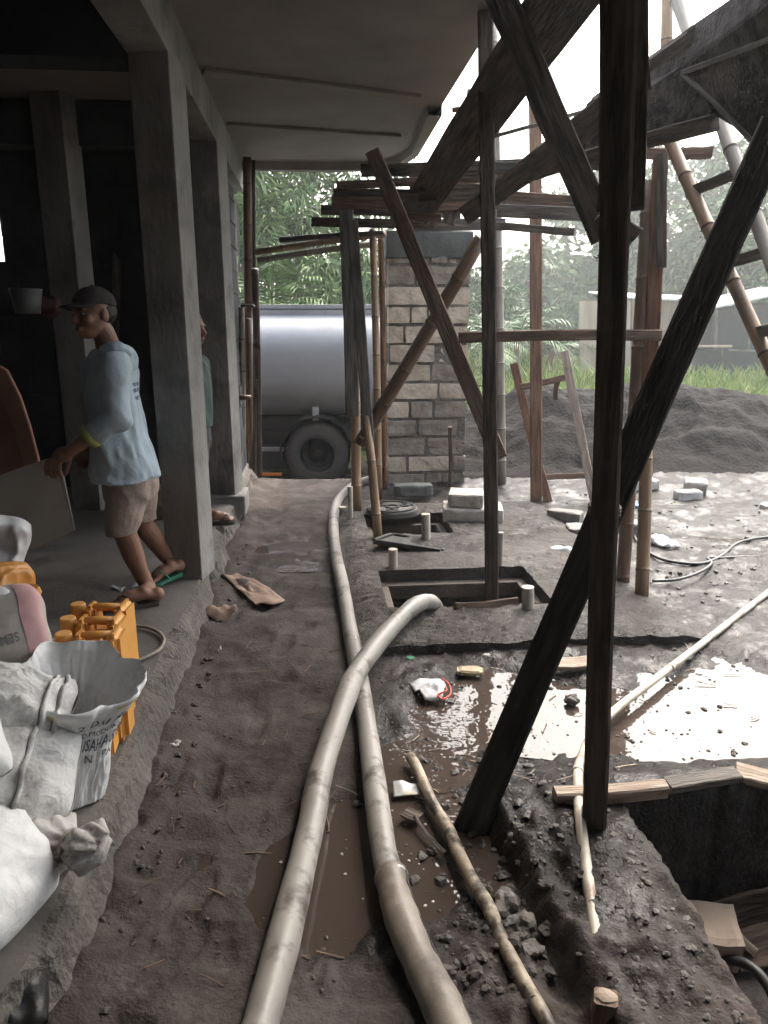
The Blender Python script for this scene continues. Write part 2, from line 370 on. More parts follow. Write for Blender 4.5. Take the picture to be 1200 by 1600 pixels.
def mud_material(name, dry, damp, pale, grass=False, bstr=.5, bs=(16, 70), rmin=.30):
    m = bpy.data.materials.new(name); m.use_nodes = True; t = m.node_tree; N = t.nodes; L = t.links; b = N['Principled BSDF']
    tc = N.new('ShaderNodeTexCoord')
    def noise(sc, de=7, ro=.62):
        n = N.new('ShaderNodeTexNoise'); n.inputs['Scale'].default_value = sc; n.inputs['Detail'].default_value = de; n.inputs['Roughness'].default_value = ro
        L.new(tc.outputs['Object'], n.inputs['Vector']); return n.outputs['Fac']
    def mr(v, a, b_, c=0, d=1):
        n = N.new('ShaderNodeMapRange'); n.inputs[1].default_value = a; n.inputs[2].default_value = b_; n.inputs[3].default_value = c; n.inputs[4].default_value = d
        L.new(v, n.inputs[0]); return n.outputs[0]
    def mix(f, a, b_):
        n = N.new('ShaderNodeMixRGB'); L.new(f, n.inputs[0])
        for q, k in ((a, 1), (b_, 2)):
            if isinstance(q, tuple): n.inputs[k].default_value = _c(q)
            else: L.new(q, n.inputs[k])
        return n.outputs[0]
    wa = N.new('ShaderNodeAttribute'); wa.attribute_name = 'wet'
    n1 = noise(1.7); n2 = noise(9); n3 = noise(60, 4); n4 = noise(4.3)
    c = mix(mr(n1, .38, .62), dry, tuple(q*.45 for q in dry))
    c = mix(mr(noise(.8, 4), .45, .65, 0, .6), c, (dry[0]*.62, dry[1]*.56, dry[2]*.53))
    c = mix(mr(n2, .48, .72, 0, .55), c, pale)
    c = mix(mr(n3, .52, .75, 0, .5), c, tuple(q*.4 for q in dry))
    wf = N.new('ShaderNodeMath'); wf.operation = 'MULTIPLY'; L.new(wa.outputs['Fac'], wf.inputs[0]); L.new(mr(n4, .25, .6, .35, 1), wf.inputs[1]); wf.use_clamp = True
    c = mix(wf.outputs[0], c, damp)
    if grass:
        tg = N.new('ShaderNodeSeparateXYZ'); L.new(tc.outputs['Object'], tg.inputs[0])
        gy = mr(tg.outputs['Y'], 10.5, 12.5); c = mix(gy, c, mix(n2, (.10, .13, .03), (.05, .085, .02)))
    L.new(c, b.inputs['Base Color'])
    r = N.new('ShaderNodeMapRange'); r.inputs[1].default_value = .2; r.inputs[2].default_value = .85; r.inputs[3].default_value = .88; r.inputs[4].default_value = rmin
    L.new(wf.outputs[0], r.inputs[0])
    L.new(r.outputs[0], b.inputs['Roughness']); L.new(mr(noise(5, 10, .78), .50, .64, .06, .34), b.inputs['Specular IOR Level'])
    bp = N.new('ShaderNodeBump'); bp.inputs['Strength'].default_value = bstr; bp.inputs['Distance'].default_value = .012
    s = N.new('ShaderNodeMath'); s.operation = 'ADD'; L.new(noise(bs[0], 6), s.inputs[0]); L.new(noise(bs[1], 3), s.inputs[1]); L.new(s.outputs[0], bp.inputs['Height'])
    L.new(bp.outputs[0], b.inputs['Normal'])
    return m
m_mud = mud_material('trodden volcanic mud', (.098, .084, .078), (.020, .0175, .017), (.135, .12, .112), True)
m_wetslab = mud_material('wet cement screed', (.115, .105, .098), (.042, .038, .036), (.17, .158, .148), False, 1.0, (34, 90), .06)
me.materials.append(m_mud)
go = bpy.data.objects.new('ground', me); COL.objects.link(go); tag(go, kind='structure')

m_pud = bpy.data.materials.new('murky puddle water'); m_pud.use_nodes = True
t = m_pud.node_tree; b = t.nodes['Principled BSDF']; b.inputs['Base Color'].default_value = (.055, .042, .035, 1); b.inputs['Roughness'].default_value = .04; b.inputs['IOR'].default_value = 1.42
n = t.nodes.new('ShaderNodeTexNoise'); n.inputs['Scale'].default_value = 14; n.inputs['Detail'].default_value = 2
tc = t.nodes.new('ShaderNodeTexCoord'); t.links.new(tc.outputs['Object'], n.inputs['Vector'])
bp = t.nodes.new('ShaderNodeBump'); bp.inputs['Strength'].default_value = .22; bp.inputs['Distance'].default_value = .01
t.links.new(n.outputs['Fac'], bp.inputs['Height']); t.links.new(bp.outputs[0], b.inputs['Normal'])
def puddle(c, rx, ry, z=-.012, n=40):
    mb = MB(); c = Vector(c)
    pts = [c+Vector((rx*math.cos(2*math.pi*i/n), ry*math.sin(2*math.pi*i/n), 0)) for i in range(n)]
    for p in pts: p.z = z
    mb.add(pts, [tuple(range(n))]); o = mb.build('puddle', m_pud); tag(o, kind='structure'); return o
puddle(G(600, 1340), .55, .38); puddle(G(920, 1095)+Vector((.12, .05, 0)), 1.05, .50); puddle(G(668, 1160), .26, .30, -.010)
puddle(G(1080, 870)+Vector((.1, .1, 0)), .8, .42, -.006); puddle(G(468, 868), .4, .34, -.004)
puddle(B(.2, 9.5, 0), 2.6, 1.0, -.425); puddle(B(1.0, 2.45, 0)+Vector((1.1, 0, 0)), .5, .2, -.016)

mb = MB()                                   # froth and flecks floating on the water
for k in range(46):
    p = G(600+_fr.gauss(0, 75), 1330+_fr.gauss(0, 60)) if k < 26 else G(_fr.uniform(660, 900), _fr.uniform(1050, 1180))
    mb.lump((p.x, p.y, -.011), _fr.choice((.002, .003, .004, .006)), k, sub=1, am=.4, fl=.45)
m_froth = M('pale froth', (.4, .37, .33), (.55, .52, .48), 9, (.5, .8), 0)
tag(mb.build('froth', m_froth, org=(0, 0, 0)), kind='stuff')
# ---------------------------------------------------------------- tank slab with two openings
HO = [(.36, 1.27, 3.68, 4.30), (.36, .98, 5.10, 5.66)]
def slabz(u, v):
    x = u*RX.x+v*AX.x; y = u*RX.y+v*AX.y
    z = .062+.010*(fbm(x*5, y*5, 131)-.5)+.017*(fbm(x*26, y*26, 141, 3)-.5)*(.3+1.4*ss(.4, .6, fbm(x*2, y*2, 145)))
    e = (1-ss(1.75, 2.1, u))*ss(.02, .30, u)*(1-ss(5.9, 6.5, v))
    z = z*e-.035*(1-e)
    return z
ul = np.unique(np.concatenate([np.arange(.0, 2.15, .022), [.36, .98, 1.27]])); vl = np.unique(np.concatenate([np.arange(3.22, 6.6, .025), [3.68, 4.30, 5.10, 5.66]]))
U, V = np.meshgrid(ul, vl)
edge = .03*(fbm(U*7, V*0+3, 151)-.5)
Vv = np.where(V < 3.24, V+edge, V)
Zs = slabz(U, V); Zs = np.where(V < 3.24, Zs-.008, Zs)
mb = MB(); vs = [B(a, b_, c) for a, b_, c in zip(U.ravel(), Vv.ravel(), Zs.ravel())]
ni, nj = U.shape; keep = np.ones((ni-1, nj-1), bool); fs = []
for i in range(ni-1):
    for j in range(nj-1):
        cu = (ul[j]+ul[j+1])/2; cv = (vl[i]+vl[i+1])/2
        if any(a < cu < b_ and c < cv < d for a, b_, c, d in HO): keep[i, j] = False; continue
        fs.append((i*nj+j, i*nj+j+1, (i+1)*nj+j+1, (i+1)*nj+j))
ed = {}
for f in fs:
    for a in range(4):
        e = (f[a], f[(a+1) % 4]); ed[e] = 1
nv = len(vs); low = {}
for (a, b_) in list(ed):
    if (b_, a) in ed: continue
    for q in (a, b_):
        if q not in low:
            p = vs[q]; u_, v_ = UV(p); inner = any(x0-.01 < u_ < x1+.01 and y0-.01 < v_ < y1+.01 for x0, x1, y0, y1 in HO)
            low[q] = len(vs); vs.append(Vector((p.x, p.y, -.95 if inner else -.06)))
    fs.append((b_, a, low[a], low[b_]))
mb.add(vs, fs)
slab = mb.build('concrete_slab', m_wetslab, org=(0, 0, 0)); tag(slab, kind='structure')
sx, sy = np.array([p.x for p in vs]), np.array([p.y for p in vs]); sw = np.clip(.25+1.1*ss(.38, .62, fbm(sx*3.3, sy*3.3, 161)), 0, 1)*ss(.1, .9, sx-.0+.25)
at = slab.data.attributes.new('wet', 'FLOAT', 'POINT'); at.data.foreach_set('value', sw.astype(np.float32))
# recessed wooden-looking concrete rebates inside the openings
m_lipc = M('muddy brown concrete', (.045, .034, .027), (.10, .08, .066), 7, (.6, .95), .7, 40)
for (a, b_, c, d), lab in zip(HO, ('wide rebated pit opening frame in the wet slab, nearest the crossing hoses', 'smaller pit opening frame beside the round iron lid')):
    f = thing('pit_frame', lab, 'pit frame', B((a+b_)/2, (c+d)/2, -.2), 'frames of the two tank pits')
    w = .07
    MB().box(B((a+b_)/2, d-w/2, -.06), (b_-a, w, .09), RB, bev=.006).build('lip', m_lipc, f)
    MB().box(B(a+w*.4, (c+d)/2-w/2, -.06), (w*.8, d-c-w, .09), RB, bev=.006).build('lip', m_lipc, f)
    MB().box(B(b_-w*.4, (c+d)/2-w/2, -.06), (w*.8, d-c-w, .09), RB, bev=.006).build('lip', m_lipc, f)
o = puddle(B(.83, 4.0), .7, .45, -.75); o.name = 'pit_water'
o = puddle(B(.67, 5.4), .5, .4, -.75); o.name = 'pit_water'

# ---------------------------------------------------------------- loose clods and gravel
mb = MB()
def clod(px, py, r, k):
    p = G(px, py); z = float(hmap(np.array([p.x]), np.array([p.y]))[0]); mb.lump((p.x, p.y, max(z, -.012)+r*.1), r, k, sub=2 if r > .009 else 1, am=.55, fl=.5)
k = 0
for _ in range(300):
    px = rnd.gauss(765, 60); py = rnd.uniform(1180, 1560)
    u, v = UV(G(px, py))
    if u < .1 or u > .9: continue
    clod(px, py, rnd.choice((.005, .007, .009, .012, .02)), k); k += 1
for _ in range(330): clod(rnd.uniform(580, 1180), rnd.uniform(1010, 1220), rnd.choice((.003, .004, .006, .008, .012)), k); k += 1
for _ in range(170): clod(rnd.uniform(240, 560), rnd.uniform(820, 1560), rnd.choice((.003, .004, .005, .008)), k); k += 1
for _ in range(320):
    v = rnd.uniform(1.3, 5.6); p = B(rnd.gauss(-.57, .05), v); 
    mb.lump((p.x, p.y, .02), rnd.choice((.004, .006, .010, .016)), k, sub=1, am=.5, fl=.6); k += 1
for _ in range(260):
    u = rnd.uniform(.62, .92); v = rnd.uniform(1.1, 1.95); p = B(u, v); z = float(hmap(np.array([p.x]), np.array([p.y]))[0])
    mb.lump((p.x, p.y, z), rnd.choice((.004, .006, .008, .012)), k, sub=1, am=.5, fl=.5); k += 1
for _ in range(200): clod(rnd.uniform(820, 1190), rnd.uniform(770, 960), rnd.choice((.008, .012, .018)), k); k += 1
m_clod = M('damp clod', (.025, .021, .019), (.075, .064, .056), 8, (.45, .9), .6, 60)
tag(mb.build('gravel', m_clod, org=(0, 0, 0)), kind='stuff')

mb = MB()                                   # straw, twigs and splinters trodden into the mud
for k in range(150):
    px, py = (_fr.uniform(220, 540), _fr.uniform(800, 1560)) if k % 2 else (_fr.uniform(560, 1180), _fr.uniform(780, 1300))
    p = G(px, py); u, v = UV(p)
    if u > .9 and v < 2.1: continue
    z = max(float(hmap(np.array([p.x]), np.array([p.y]))[0]), -.01)
    if .3 < u < 1.9 and 3.2 < v < 6.2: continue
    a = _fr.uniform(0, 3.14); L = _fr.uniform(.02, .09); d = Vector((math.cos(a), math.sin(a), _fr.uniform(-.05, .15)))*L
    q = Vector((p.x, p.y, z+.003)); mb.beam(q, q+d, _fr.uniform(.002, .006), .002, side=d.cross(ZV), n=2, warp=.002, mi=k % 2)
tag(mb.build('straw_litter', [m_wraw, m_wbrown], org=(0, 0, 0)), kind='stuff')

# ---------------------------------------------------------------- building
bd = thing('unfinished_building', 'unfinished concrete building with bare columns and dark open interior', 'building', B(-3, 3, 0))
FE = -.64
mb = MB()                                   # ground-floor slab with a crumbled outer edge
rows = [(-.10, .182), (-.02, .181), (0, .172), (.012, .145), (.016, .10), (.03, .05), (.055, .0), (.09, -.08)]
n = 420; vs = []; fs = []; fmi = []
for i in range(n):
    v = -3+10.4*i/(n-1)
    for k, (o_, z) in enumerate(rows):
        kk = min(1, k/2); chip = max(0, float(fbm(v*3.1, z*3, 172, 4))-.52)*.30*kk
        w = kk*(.035*(float(fbm(v*10, z*13+k, 171, 4))-.5)+.03*(float(fbm(v*2, 5, 174))-.5))-chip
        vs.append(B(FE+o_+w, v, z-(chip*.35 if 1 < k < 4 else 0)+(.012*(float(fbm(v*18, 4+k, 173))-.5) if k > 1 else 0)))
m = len(rows)
for i in range(n-1):
    for k in range(m-1): fs.append((i*m+k, i*m+k+1, (i+1)*m+k+1, (i+1)*m+k)); fmi.append(1 if k > 0 else 0)
k = len(vs); vs += [B(-6.5, -3, .182), B(-6.5, 7.4, .182), B(-6.5, -3, -.1), B(-6.5, 7.4, -.1)]
fs.append((k, k+1)+tuple(i*m for i in range(n-1, -1, -1)))
fs += [(k+2, k)+tuple(range(m)), (k+1, k+3)+tuple((n-1)*m+j for j in range(m-1, -1, -1)), (k, k+2, k+3, k+1)]
fmi += [0]*(len(fs)-len(fmi)); mb.add(vs, fs, fmi); mb.build('floor_slab', [m_floor, M('muddy slab edge', (.06, .051, .045), (.14, .125, .112), 6, (.8, .95), .8, 40, c3=(.05, .042, .037), s3=3, dist=.02)], bd)
def column(u0, u1, v0, v1, z0, z1, name='column', m=m_conc, ang=-13):
    mb = MB(); Q_ = Matrix.Rotation(math.radians(ang), 3, 'Z'); pv_ = B(u1, v0, 0); c_ = B((u0+u1)/2, (v0+v1)/2, (z0+z1)/2)
    mb.box(pv_+Q_@(c_-pv_), (u1-u0, v1-v0, z1-z0), Q_@RB, bev=.008); return mb.build(name, m, bd)
column(-.84, -.64, 3.9, 4.1, .17, 2.76)
column(-.84, -.64, 5.68, 5.88, .17, 2.76)
MB().box(B(-.72, 5.8, .16), (.32, .34, .16), RB, bev=.015).build('column_base', m_conc, bd)
column(-1.83, -1.61, 5.5, 5.72, .17, 3.0)
column(-.84, -.64, -2.6, -2.4, .17, 2.76)
MB().box(B(-.74, 2.4, 2.88), (.2, 10.7, .25), RB, bev=.008).build('beam', m_conc, bd)
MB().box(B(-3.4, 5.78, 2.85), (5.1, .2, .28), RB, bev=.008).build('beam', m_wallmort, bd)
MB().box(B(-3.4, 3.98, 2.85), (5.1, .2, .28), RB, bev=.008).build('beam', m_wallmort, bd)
# soffit slab with a rounded outer corner
cor = [(5, -4.6), (5, 2.2), (.95, 2.3), (.92, 5.6), (.93, 6.9), (.86, 7.3), (.72, 7.52), (.5, 7.64), (.2, 7.70), (-.2, 7.72), (-6.5, 7.72), (-6.5, -4.6)]  # wide unseen part over camera and trench is added to block sky light
mb = MB(); mb.prism([B(a, b_) for a, b_ in cor], 3.0, 3.14); mb.build('upper_floor_slab', m_concd, bd)
ob = cor[3:11]
mb = MB()                                   # edge downstand following the rounded corner
vs = []; fs = []
for i, (a, b_) in enumerate(ob):
    for q, z in ((0, 2.93), (0, 2.998), (1, 2.998), (1, 2.93)):
        p = B(a, b_, z)
        if q:
            c = B(-.2, 5.6, z); d = (c-p); 
            p = p+Vector((d.x, d.y, 0)).normalized()*.10 if i < 7 else p-AX*.10
        vs.append(p)
for i in range(len(ob)-1):
    for q in range(4): fs.append((i*4+q, (i+1)*4+q, (i+1)*4+(q+1) % 4, i*4+(q+1) % 4))
mb.add(vs, fs); mb.build('edge_beam', m_concd, bd)
for v0, v1, w in ((5.0, 5.42, .07), (6.25, 6.5, .06)):
    mb = MB(); mb.beam(B(-.62, v0, 2.988), B(.72, v1, 2.988), w*1.6, .022, side=AX); mb.build('formwork_batten', m_concd, bd)
# coursed block walls; last two are unseen, added to block light behind the camera
def blockwall(u0, v0, u1, v1, z0, z1, hole=None, th=.1):
    a = B(u0, v0); b_ = B(u1, v1); L = (b_-a).length; d = (b_-a)/L; nrm = Vector((d.y, -d.x, 0)); R = Matrix((d, Vector((-d.y, d.x, 0)), ZV)).transposed()
    mb = MB(); z = z0; c = 0; r = random.Random(int(L*100)); 
    mb_c = []
    while z < z1-.02:
        hh = min(.19, z1-z); x = -(c % 2)*.2
        while x < L:
            x0, x1 = max(0, x+.006), min(L, x+.39); x += .40
            if x1-x0 < .03: continue
            if hole and x1 > hole[0] and x0 < hole[1] and z+hh > hole[2] and z < hole[3]:
                if x0 < hole[0]-.05: x1 = hole[0]
                elif x1 > hole[1]+.05: x0 = hole[1]
                else: continue
            mb.box(a+d*((x0+x1)/2)+ZV*(z+hh/2)+nrm*r.uniform(-.004, .004), (x1-x0, th, hh-.012), R)
        z += .2; c += 1
    return mb, a, d, L, R
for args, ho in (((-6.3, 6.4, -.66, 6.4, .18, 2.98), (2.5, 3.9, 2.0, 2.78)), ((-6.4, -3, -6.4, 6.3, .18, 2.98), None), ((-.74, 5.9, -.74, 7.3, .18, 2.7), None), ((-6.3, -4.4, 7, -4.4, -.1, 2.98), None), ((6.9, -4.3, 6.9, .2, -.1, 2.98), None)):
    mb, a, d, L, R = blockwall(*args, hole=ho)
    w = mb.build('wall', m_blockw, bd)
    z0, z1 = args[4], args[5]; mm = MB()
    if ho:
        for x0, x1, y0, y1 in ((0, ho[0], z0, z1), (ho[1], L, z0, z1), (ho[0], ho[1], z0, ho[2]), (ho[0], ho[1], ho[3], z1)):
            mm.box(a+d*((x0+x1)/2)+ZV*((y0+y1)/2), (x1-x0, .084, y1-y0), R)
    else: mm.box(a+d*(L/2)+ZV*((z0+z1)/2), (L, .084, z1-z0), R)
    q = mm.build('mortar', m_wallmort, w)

# ---------------------------------------------------------------- masonry pillar
pl = thing('masonry_pillar', 'square pillar of pale rough stone blocks with thick mortar', 'pillar', B(1.07, 7.3, 0))
U0, U1, V0, V1, ZT = .68, 1.45, 7.03, 7.6, 2.34
MB().box(B((U0+U1)/2, (V0+V1)/2, 1.02), (U1-U0-.03, V1-V0-.03, 2.24), RB).build('mortar_core', M('sandy mortar', (.11, .097, .085), (.2, .18, .16), 7, (.8, .95), .8, 35, dist=.02), pl)
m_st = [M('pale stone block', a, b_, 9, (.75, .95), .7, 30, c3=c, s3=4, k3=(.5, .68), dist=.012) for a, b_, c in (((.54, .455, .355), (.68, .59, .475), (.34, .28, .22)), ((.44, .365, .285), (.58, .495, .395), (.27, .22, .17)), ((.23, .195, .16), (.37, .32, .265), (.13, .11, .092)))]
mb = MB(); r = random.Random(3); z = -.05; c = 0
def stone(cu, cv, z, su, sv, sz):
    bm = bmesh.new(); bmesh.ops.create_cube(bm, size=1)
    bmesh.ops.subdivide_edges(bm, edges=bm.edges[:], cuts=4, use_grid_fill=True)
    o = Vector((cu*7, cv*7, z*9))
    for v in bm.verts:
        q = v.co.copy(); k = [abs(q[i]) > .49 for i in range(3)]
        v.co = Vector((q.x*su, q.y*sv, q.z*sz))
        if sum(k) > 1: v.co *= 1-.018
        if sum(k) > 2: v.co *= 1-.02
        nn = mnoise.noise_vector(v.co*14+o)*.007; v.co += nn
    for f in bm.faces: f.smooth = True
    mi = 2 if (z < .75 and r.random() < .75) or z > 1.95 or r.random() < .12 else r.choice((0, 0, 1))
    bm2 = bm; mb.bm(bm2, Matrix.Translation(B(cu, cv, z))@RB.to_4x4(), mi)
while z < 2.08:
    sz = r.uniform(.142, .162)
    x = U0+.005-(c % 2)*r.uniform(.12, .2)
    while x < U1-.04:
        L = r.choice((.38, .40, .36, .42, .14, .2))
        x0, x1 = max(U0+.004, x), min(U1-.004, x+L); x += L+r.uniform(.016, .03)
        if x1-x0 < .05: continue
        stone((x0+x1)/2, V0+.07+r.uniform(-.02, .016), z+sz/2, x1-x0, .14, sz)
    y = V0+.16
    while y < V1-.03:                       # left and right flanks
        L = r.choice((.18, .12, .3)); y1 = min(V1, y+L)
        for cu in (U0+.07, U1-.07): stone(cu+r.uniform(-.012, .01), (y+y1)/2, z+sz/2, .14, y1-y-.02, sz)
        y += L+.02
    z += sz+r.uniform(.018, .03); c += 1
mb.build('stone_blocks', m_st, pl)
m_ring = M('damp mossy concrete', (.05, .055, .052), (.11, .115, .105), 5, (.6, .9), .5, 30)
MB().box(B((U0+U1)/2, (V0+V1)/2, 2.22), (U1-U0+.03, V1-V0+.03, .24), RB, bev=.02).build('cap', m_ring, pl)

# ---------------------------------------------------------------- dark sand heap
NX, NY = 190, 120
xs = np.linspace(.75, 8.5, NX); yy = np.linspace(6.7, 12.6, NY); XX, YY = np.meshgrid(xs, yy)
def ridge(x):
    pts = [(.75, .35), (1.1, .45), (1.5, .58), (1.9, .72), (2.3, .70), (2.7, .74), (3.1, .76), (3.5, .74), (3.9, .66), (4.6, .6), (5.5, .6), (7, .5), (8.5, .1)]
    return np.interp(x, [p[0] for p in pts], [p[1] for p in pts])
fr = 7.05+.25*(fbm(XX*.9, XX*0, 181)-.5)+.12*ss(3, 5, XX)
t_ = (YY-fr)/(9.3-fr)
prof = np.where(t_ < 1, ss(-.02, .95, t_)**.85, 1-ss(0, 1, (YY-9.3)/2.6))
prof = np.clip(prof, 0, 1)
dig = ss(.42, .6, fbm(XX*1.3, YY*1.3, 191))
Hh = ridge(XX)*1.04*prof+(.16*(fbm(XX*1.6, YY*1.6, 201)-.5)-.10*dig*np.sin(np.clip(t_, 0, 1)*math.pi)+.17*(fbm(XX*4, YY*4, 211)-.5)+.05*(fbm(XX*9, YY*9, 215)-.5)+.03*(fbm(XX*16, YY*16, 221)-.5))*ss(.02, .25, prof)
Hh = Hh-.10*(1-ss(0, .06, prof))
mb = MB(); mb.add([(a, b_, c) for a, b_, c in zip(XX.ravel(), YY.ravel(), Hh.ravel())], [(i*NX+j, i*NX+j+1, (i+1)*NX+j+1, (i+1)*NX+j) for i in range(NY-1) for j in range(NX-1)])
m_sand = M('black volcanic sand', (.005, .0044, .0044), (.017, .0145, .014), 2.5, (.8, .95), .7, 25, c3=(.014, .011, .0105), s3=.8, dist=.03, spec=.08)
hp = mb.build('sand_heap', m_sand, smooth=True); tag(hp, 'long heap of black volcanic sand between yard and grass', 'sand heap')
# ---------------------------------------------------------------- scaffold poles, props and planks
SG = 'scaffold timbers and bamboo'
def pt(q, emb=0.0):
    x, y, d = q
    if d is None:
        p = G(x, y); u, v = UV(p); return G(x, y, .055 if (.3 < u < 1.9 and 3.2 < v < 6.2) else 0)-ZV*.03
    return P(x, y, d)
def wpx(p, w): return w*((p-Vector((0, 0, H))).dot(Vector((0, CP, -SP))))/F
def plank(name, label, cat, a, b, w, mat, thick=None, sd=0, group=SG, w1=None):
    p, q = pt(a), pt(b); m = (p+q)/2; ww = wpx(m, w); t_ = thick or min(ww*.9, .05)
    mb = MB(); mb.beam(p, q, ww, t_, sd=sd, n=8, taper=1.0)
    o = mb.build(name, mat); tag(o, label, cat, group); return o
def bamboo(name, label, cat, a, b, w, mat, sd=0, group=SG, node=.34, bow=.01):
    p, q = pt(a), pt(b); rad = wpx(p if a[2] is None else (p+q)/2, w)/2
    mb = bamboo_mb(p, q, rad, sd, node, bow); o = mb.build(name, [mat, m_bnode], smooth=True); tag(o, label, cat, group); return o
def bamboo_mb(p, q, rad, sd=0, node=.34, bow=.01, mb=None):
    r = random.Random(sd*31+5); ax = q-p; L = ax.length; ax.normalize(); s = ax.orthogonal().normalized()
    pts, rs, ms = [], [], []
    def put(l, k, m):
        pts.append(p+ax*l+s*math.sin(math.pi*l/L)*bow); rs.append(rad*k*(1-.10*l/L)); ms.append(m)
    l = r.uniform(.05, node); put(0, 1, 0)
    while l < L-.03:
        put(l-.012, 1.0, 0); put(l-.004, 1.09, 1); put(l+.001, 1.10, 1); put(l+.005, 1.02, 0); put(l+.02, .99, 0)
        l += node*r.uniform(.85, 1.15)
    put(L, 1, 0)
    mb = mb or MB(); return mb.tube(pts, rs, 12, ms, off=r.uniform(0, 20))
m_tie = M('rusty binding wire', (.02, .013, .01), (.06, .035, .024), 30, (.6, .9), .2, 60)
def lash(o, c, r_, n=3, ax=None, m=None):
    ax = ax or ZV; u = ax.orthogonal().normalized(); w = ax.cross(u); pts = []
    for i in range(n*16+1):
        a = 2*math.pi*i/16; ca, sa = [math.copysign(abs(q)**.45, q) for q in (math.cos(a), math.sin(a))]
        pts.append(Vector(c)+Vector((1, 0, 0))*ca*r_[0]+Vector((0, 1, 0))*sa*r_[1]+ax*(.010*(i/16-n/2)+.004*math.sin(a)))
    return MB().tube(pts, .0035, 6).build('wire_tie', m or m_tie, o, smooth=True)
# the near post and the black brace
npost = plank('timber_post', 'thick rough dark timber post standing nearest, left of the open trench', 'post', (928, 1318, None), (977, -90, 1.93), 42, m_wpost, .075, 1)
lash(npost, P(944, 797, 1.965), (.037, .041), 3)
plank('plank', 'dark upright board tied behind the thick near timber post, its pale edge right', 'plank', (970, 330, 2.06), (975, -60, 2.12), 72, m_wdark, .03, 2)
plank('plank', 'short weathered board strip on the right of the near post, high up', 'plank', (1003, 140, 2.14), (1003, -60, 2.16), 28, m_wgrey, .03, 3)
plank('plank', 'weathered grey strip hanging behind the near post down to its scaffold crossing', 'plank', (988, 300, 2.2), (990, 120, 2.22), 28, m_wgrey, .03, 4)
plank('timber_brace', 'heavy black wet timber brace slanting up right past the near post', 'brace', (733, 1290, None), (1215, 195, 2.42), 52, m_wblack, .055, 5)
# props further in
plank('timber_post', 'slim brown timber post rising beside the wide pit', 'post', (769, 938, None), (758, 20, 4.05), 23, m_wdark, .06, 6)
bamboo('bamboo_post', 'pale grey pole standing right behind the slim timber post', 'post', (783, 758, None), (768, 30, 6.9), 17, m_bgrey, 7)
plank('timber_post', 'squared brown post beside the sawhorse in the yard', 'post', (838, 783, None), (836, 150, 6.6), 19, m_wred, .08, 8)
bamboo('bamboo_post', 'dark brown bamboo prop ending left of the reddish timber post', 'post', (973, 908, None), (1014, 283, 4.32), 21, m_bbrown, 9)
bamboo('bamboo_post', 'tan bamboo stub carrying the reddish timber post', 'post', (1003, 928, None), (1010, 670, 4.12), 21, m_btan, 10)
plank('timber_post', 'reddish flat timber post lashed on top of the tan bamboo stub', 'post', (1007, 735, 4.18), (1032, 246, 4.3), 23, m_wred, .05, 11)
plank('plank', 'short dark board nailed along the top of the reddish timber post', 'plank', (1034, 418, 4.22), (1036, 240, 4.26), 16, m_wdark, .04, 12)
plank('plank', 'level brown rail running from the stone pillar past the near post', 'rail', (717, 528, 4.13), (1032, 524, 4.14), 17, m_wbrown, .045, 13)
plank('plank', 'brown cross brace falling from the deck to the slim timber post', 'brace', (582, 238, 4.75), (781, 716, 3.95), 25, m_wbrown, .045, 14)
bamboo('bamboo_brace', 'brown bamboo cross brace rising right across the stone pillar', 'brace', (563, 692, 5.6), (752, 372, 5.1), 23, m_bbrown, 15)
bamboo('bamboo_post', 'tan bamboo prop standing right of the truck wheel', 'post', (557, 798, None), (550, 440, 5.95), 16, m_btan, 16)
plank('timber_post', 'grey timber post lashed above the tan bamboo prop', 'post', (551, 650, 5.8), (541, 328, 5.75), 22, m_wgrey, .06, 17)
bamboo('bamboo_post', 'leaning tan bamboo prop whose foot stands beside the small pit', 'post', (591, 842, None), (572, 650, 5.2), 15, m_btan, 18)
plank('timber_post', 'greenish grey leaning timber lashed to the leaning bamboo prop', 'post', (577, 690, 5.18), (551, 345, 5.35), 17, m_wgrey, .05, 19)
bamboo('bamboo_post', 'thin orange brown bamboo beside the left flank of the stone pillar', 'post', (592, 782, None), (582, 358, 6.75), 12, m_btan, 20)
bamboo('bamboo_post', 'reddish thin bamboo touching the left corner of the stone pillar', 'post', (601, 765, None), (595, 370, 6.95), 10, m_wred, 21)
plank('stake', 'thin brown stake in the mud before the stone pillar', 'stake', (703, 762, None), (703, 667, 6.75), 6, m_wbrown, .03, 22)
